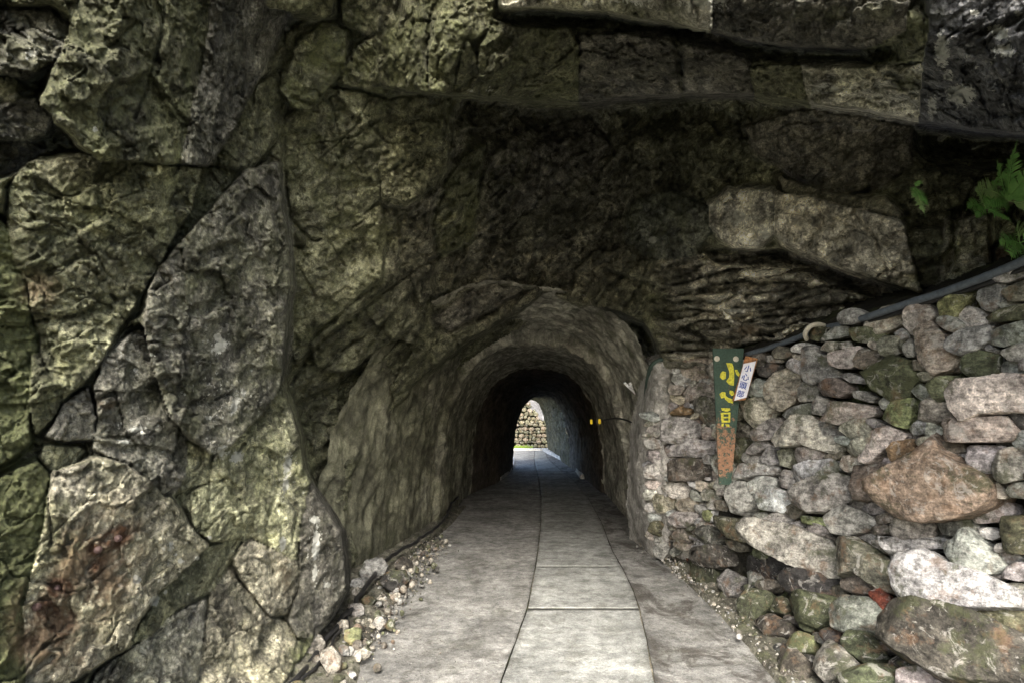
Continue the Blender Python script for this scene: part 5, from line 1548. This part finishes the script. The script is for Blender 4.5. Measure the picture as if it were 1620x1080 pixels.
ICO1 = ico(2)
g2 = lambda L: [gp(x, y)[:2] for x, y in L]
debris('gravel', g2([(500, 1090), (560, 1030), (590, 990), (625, 945), (655, 905), (690, 860)]), 1, 1100, .005, .05, 'gtbmdbtm', 0.11, 'gravel strewn along the left edge of the road', 0.06)
debris('gravel', g2([(1290, 1110), (1230, 1050), (1180, 1000), (1140, 960), (1100, 925), (1060, 890), (1020, 868)]), 2, 900, .004, .03, 'ggttwcmb', 0.07, 'pale gravel strewn along the foot of the stone wall', 0.05)
debris('gravel', [(-1.2, 3.2), (-0.5, 4.2), (-0.9, 5.5), (-1.0, 7)], 4, 260, .002, .006, 'dbg', 0.25, 'tiny dark crumbs scattered over the left of the road')

# ------------------------------------------------------------------ ferns


def frond(org, d0, length, droop, width, mat, parent, seed, lobes=15):
    rg = np.random.default_rng(seed)
    d0 = np.array(d0, float); d0 /= np.linalg.norm(d0)
    side = np.cross(d0, np.array([0.2, -1, 0.3])); side /= np.linalg.norm(side)
    V, Fc, pts = [], [], []
    p = np.array(org, float); d = d0.copy()
    m = lobes * 2
    for i in range(m + 1):
        pts.append(p.copy()); d = d + np.array([0, -0.25, -1.0]) * droop / m; d /= np.linalg.norm(d); p = p + d * length / m
    pts = np.array(pts)
    v, f = tube(pts, np.linspace(0.0022, 0.0007, m + 1), 5); V += list(v); Fc += list(f)
    for i in range(3, m):
        tt = i / m; d = pts[min(i + 1, m)] - pts[i - 1]; d /= np.linalg.norm(d)
        w_ = width * math.sin(math.pi * min(1, (tt + .12) ** .8)) ** .8 * rg.uniform(.85, 1.1)
        nrm = np.cross(d, side)
        for sg in (-1, 1):
            ld = side * sg * 0.9 + d * 0.45 + nrm * rg.uniform(-.25, .25); ld /= np.linalg.norm(ld)
            hw = length / m * 0.62
            n0 = len(V); b = pts[i]
            for q, (u_, ww) in enumerate([(0, .35), (.25, 1.0), (.5, .85), (.75, .6), (1.0, .08)]):
                cpt = b + ld * w_ * u_ - nrm * 0.12 * w_ * u_ * u_ * (1 if nrm[2] > 0 else -1)
                V += [cpt - d * hw * ww, cpt + d * hw * ww + 0]
            for q in range(4): Fc.append((n0 + 2 * q, n0 + 2 * q + 1, n0 + 2 * q + 3, n0 + 2 * q + 2))
    return mesh_np('frond', V, Fc, mat, parent, smooth_=False)


def fern(x, y, tt, fr, label, seed, mat=M_FERN):
    c = at(x, y, tt)
    f = empty('fern', c, label, 'fern', 'ferns growing on the rock')
    for i, (dx, dz, ln, dr, wd, mt) in enumerate(fr):
        frond(c, (dx, -0.35, dz), ln, dr, wd, mt, f, seed + i)
    return f


FT = 3.05
fern(1594, 318, FT, [(-1, .55, 0.38, 1.1, 0.074, M_FERN2), (-.5, .9, 0.29, .9, 0.068, M_FERN), (-.15, 1, 0.32, .6, 0.068, M_FERN), (.5, .9, 0.35, .7, 0.068, M_FERN), (1, .3, 0.32, .9, 0.074, M_FERN), (-.9, .05, 0.29, .9, 0.068, M_FERN), (-.4, -.1, 0.25, .8, 0.068, M_FERN), (.4, -.2, 0.29, .9, 0.068, M_FERN2), (1, .8, 0.29, .9, 0.068, M_FERN)],
     'largest green fern sprouting from the dark recess at the upper right edge', 11)
fern(1614, 385, 2.95, [(-1, .25, 0.23, .9, 0.061, M_FERN), (-.7, -.3, 0.19, .7, 0.061, M_FERN), (-.4, .6, 0.20, 1.0, 0.061, M_FERN2), (.3, .3, 0.22, .8, 0.061, M_FERN), (1, .5, 0.23, .9, 0.061, M_FERN), (-.1, -.4, 0.14, .6, 0.054, M_FERN)],
     'lower green fern just above the grey pipe at the right edge', 31)
fern(1560, 330, 3.15, [(-1, .4, .24, 1.2, .05, M_FERN), (-.6, .8, .20, 1.0, .05, M_FERN2), (-.8, -.2, .17, .8, .045, M_FERN), (0, 1, .2, .8, .05, M_FERN), (.6, .6, .24, 1.0, .05, M_FERN), (.3, -.3, .15, .8, .045, M_FERN)],
     'middle fern with drooping pale fronds just left of the largest one', 71)
fern(1448, 296, 3.4, [(-.1, -.8, .23, .8, .048, M_FERN2), (.15, -.7, .17, .8, .04, M_FERN), (-.35, -.5, .12, .8, .035, M_FERN), (.1, .5, .05, .8, .03, M_FERN)],
     'small pale green fern hanging straight down below the overhang', 51)

bpy.context.view_layer.update()
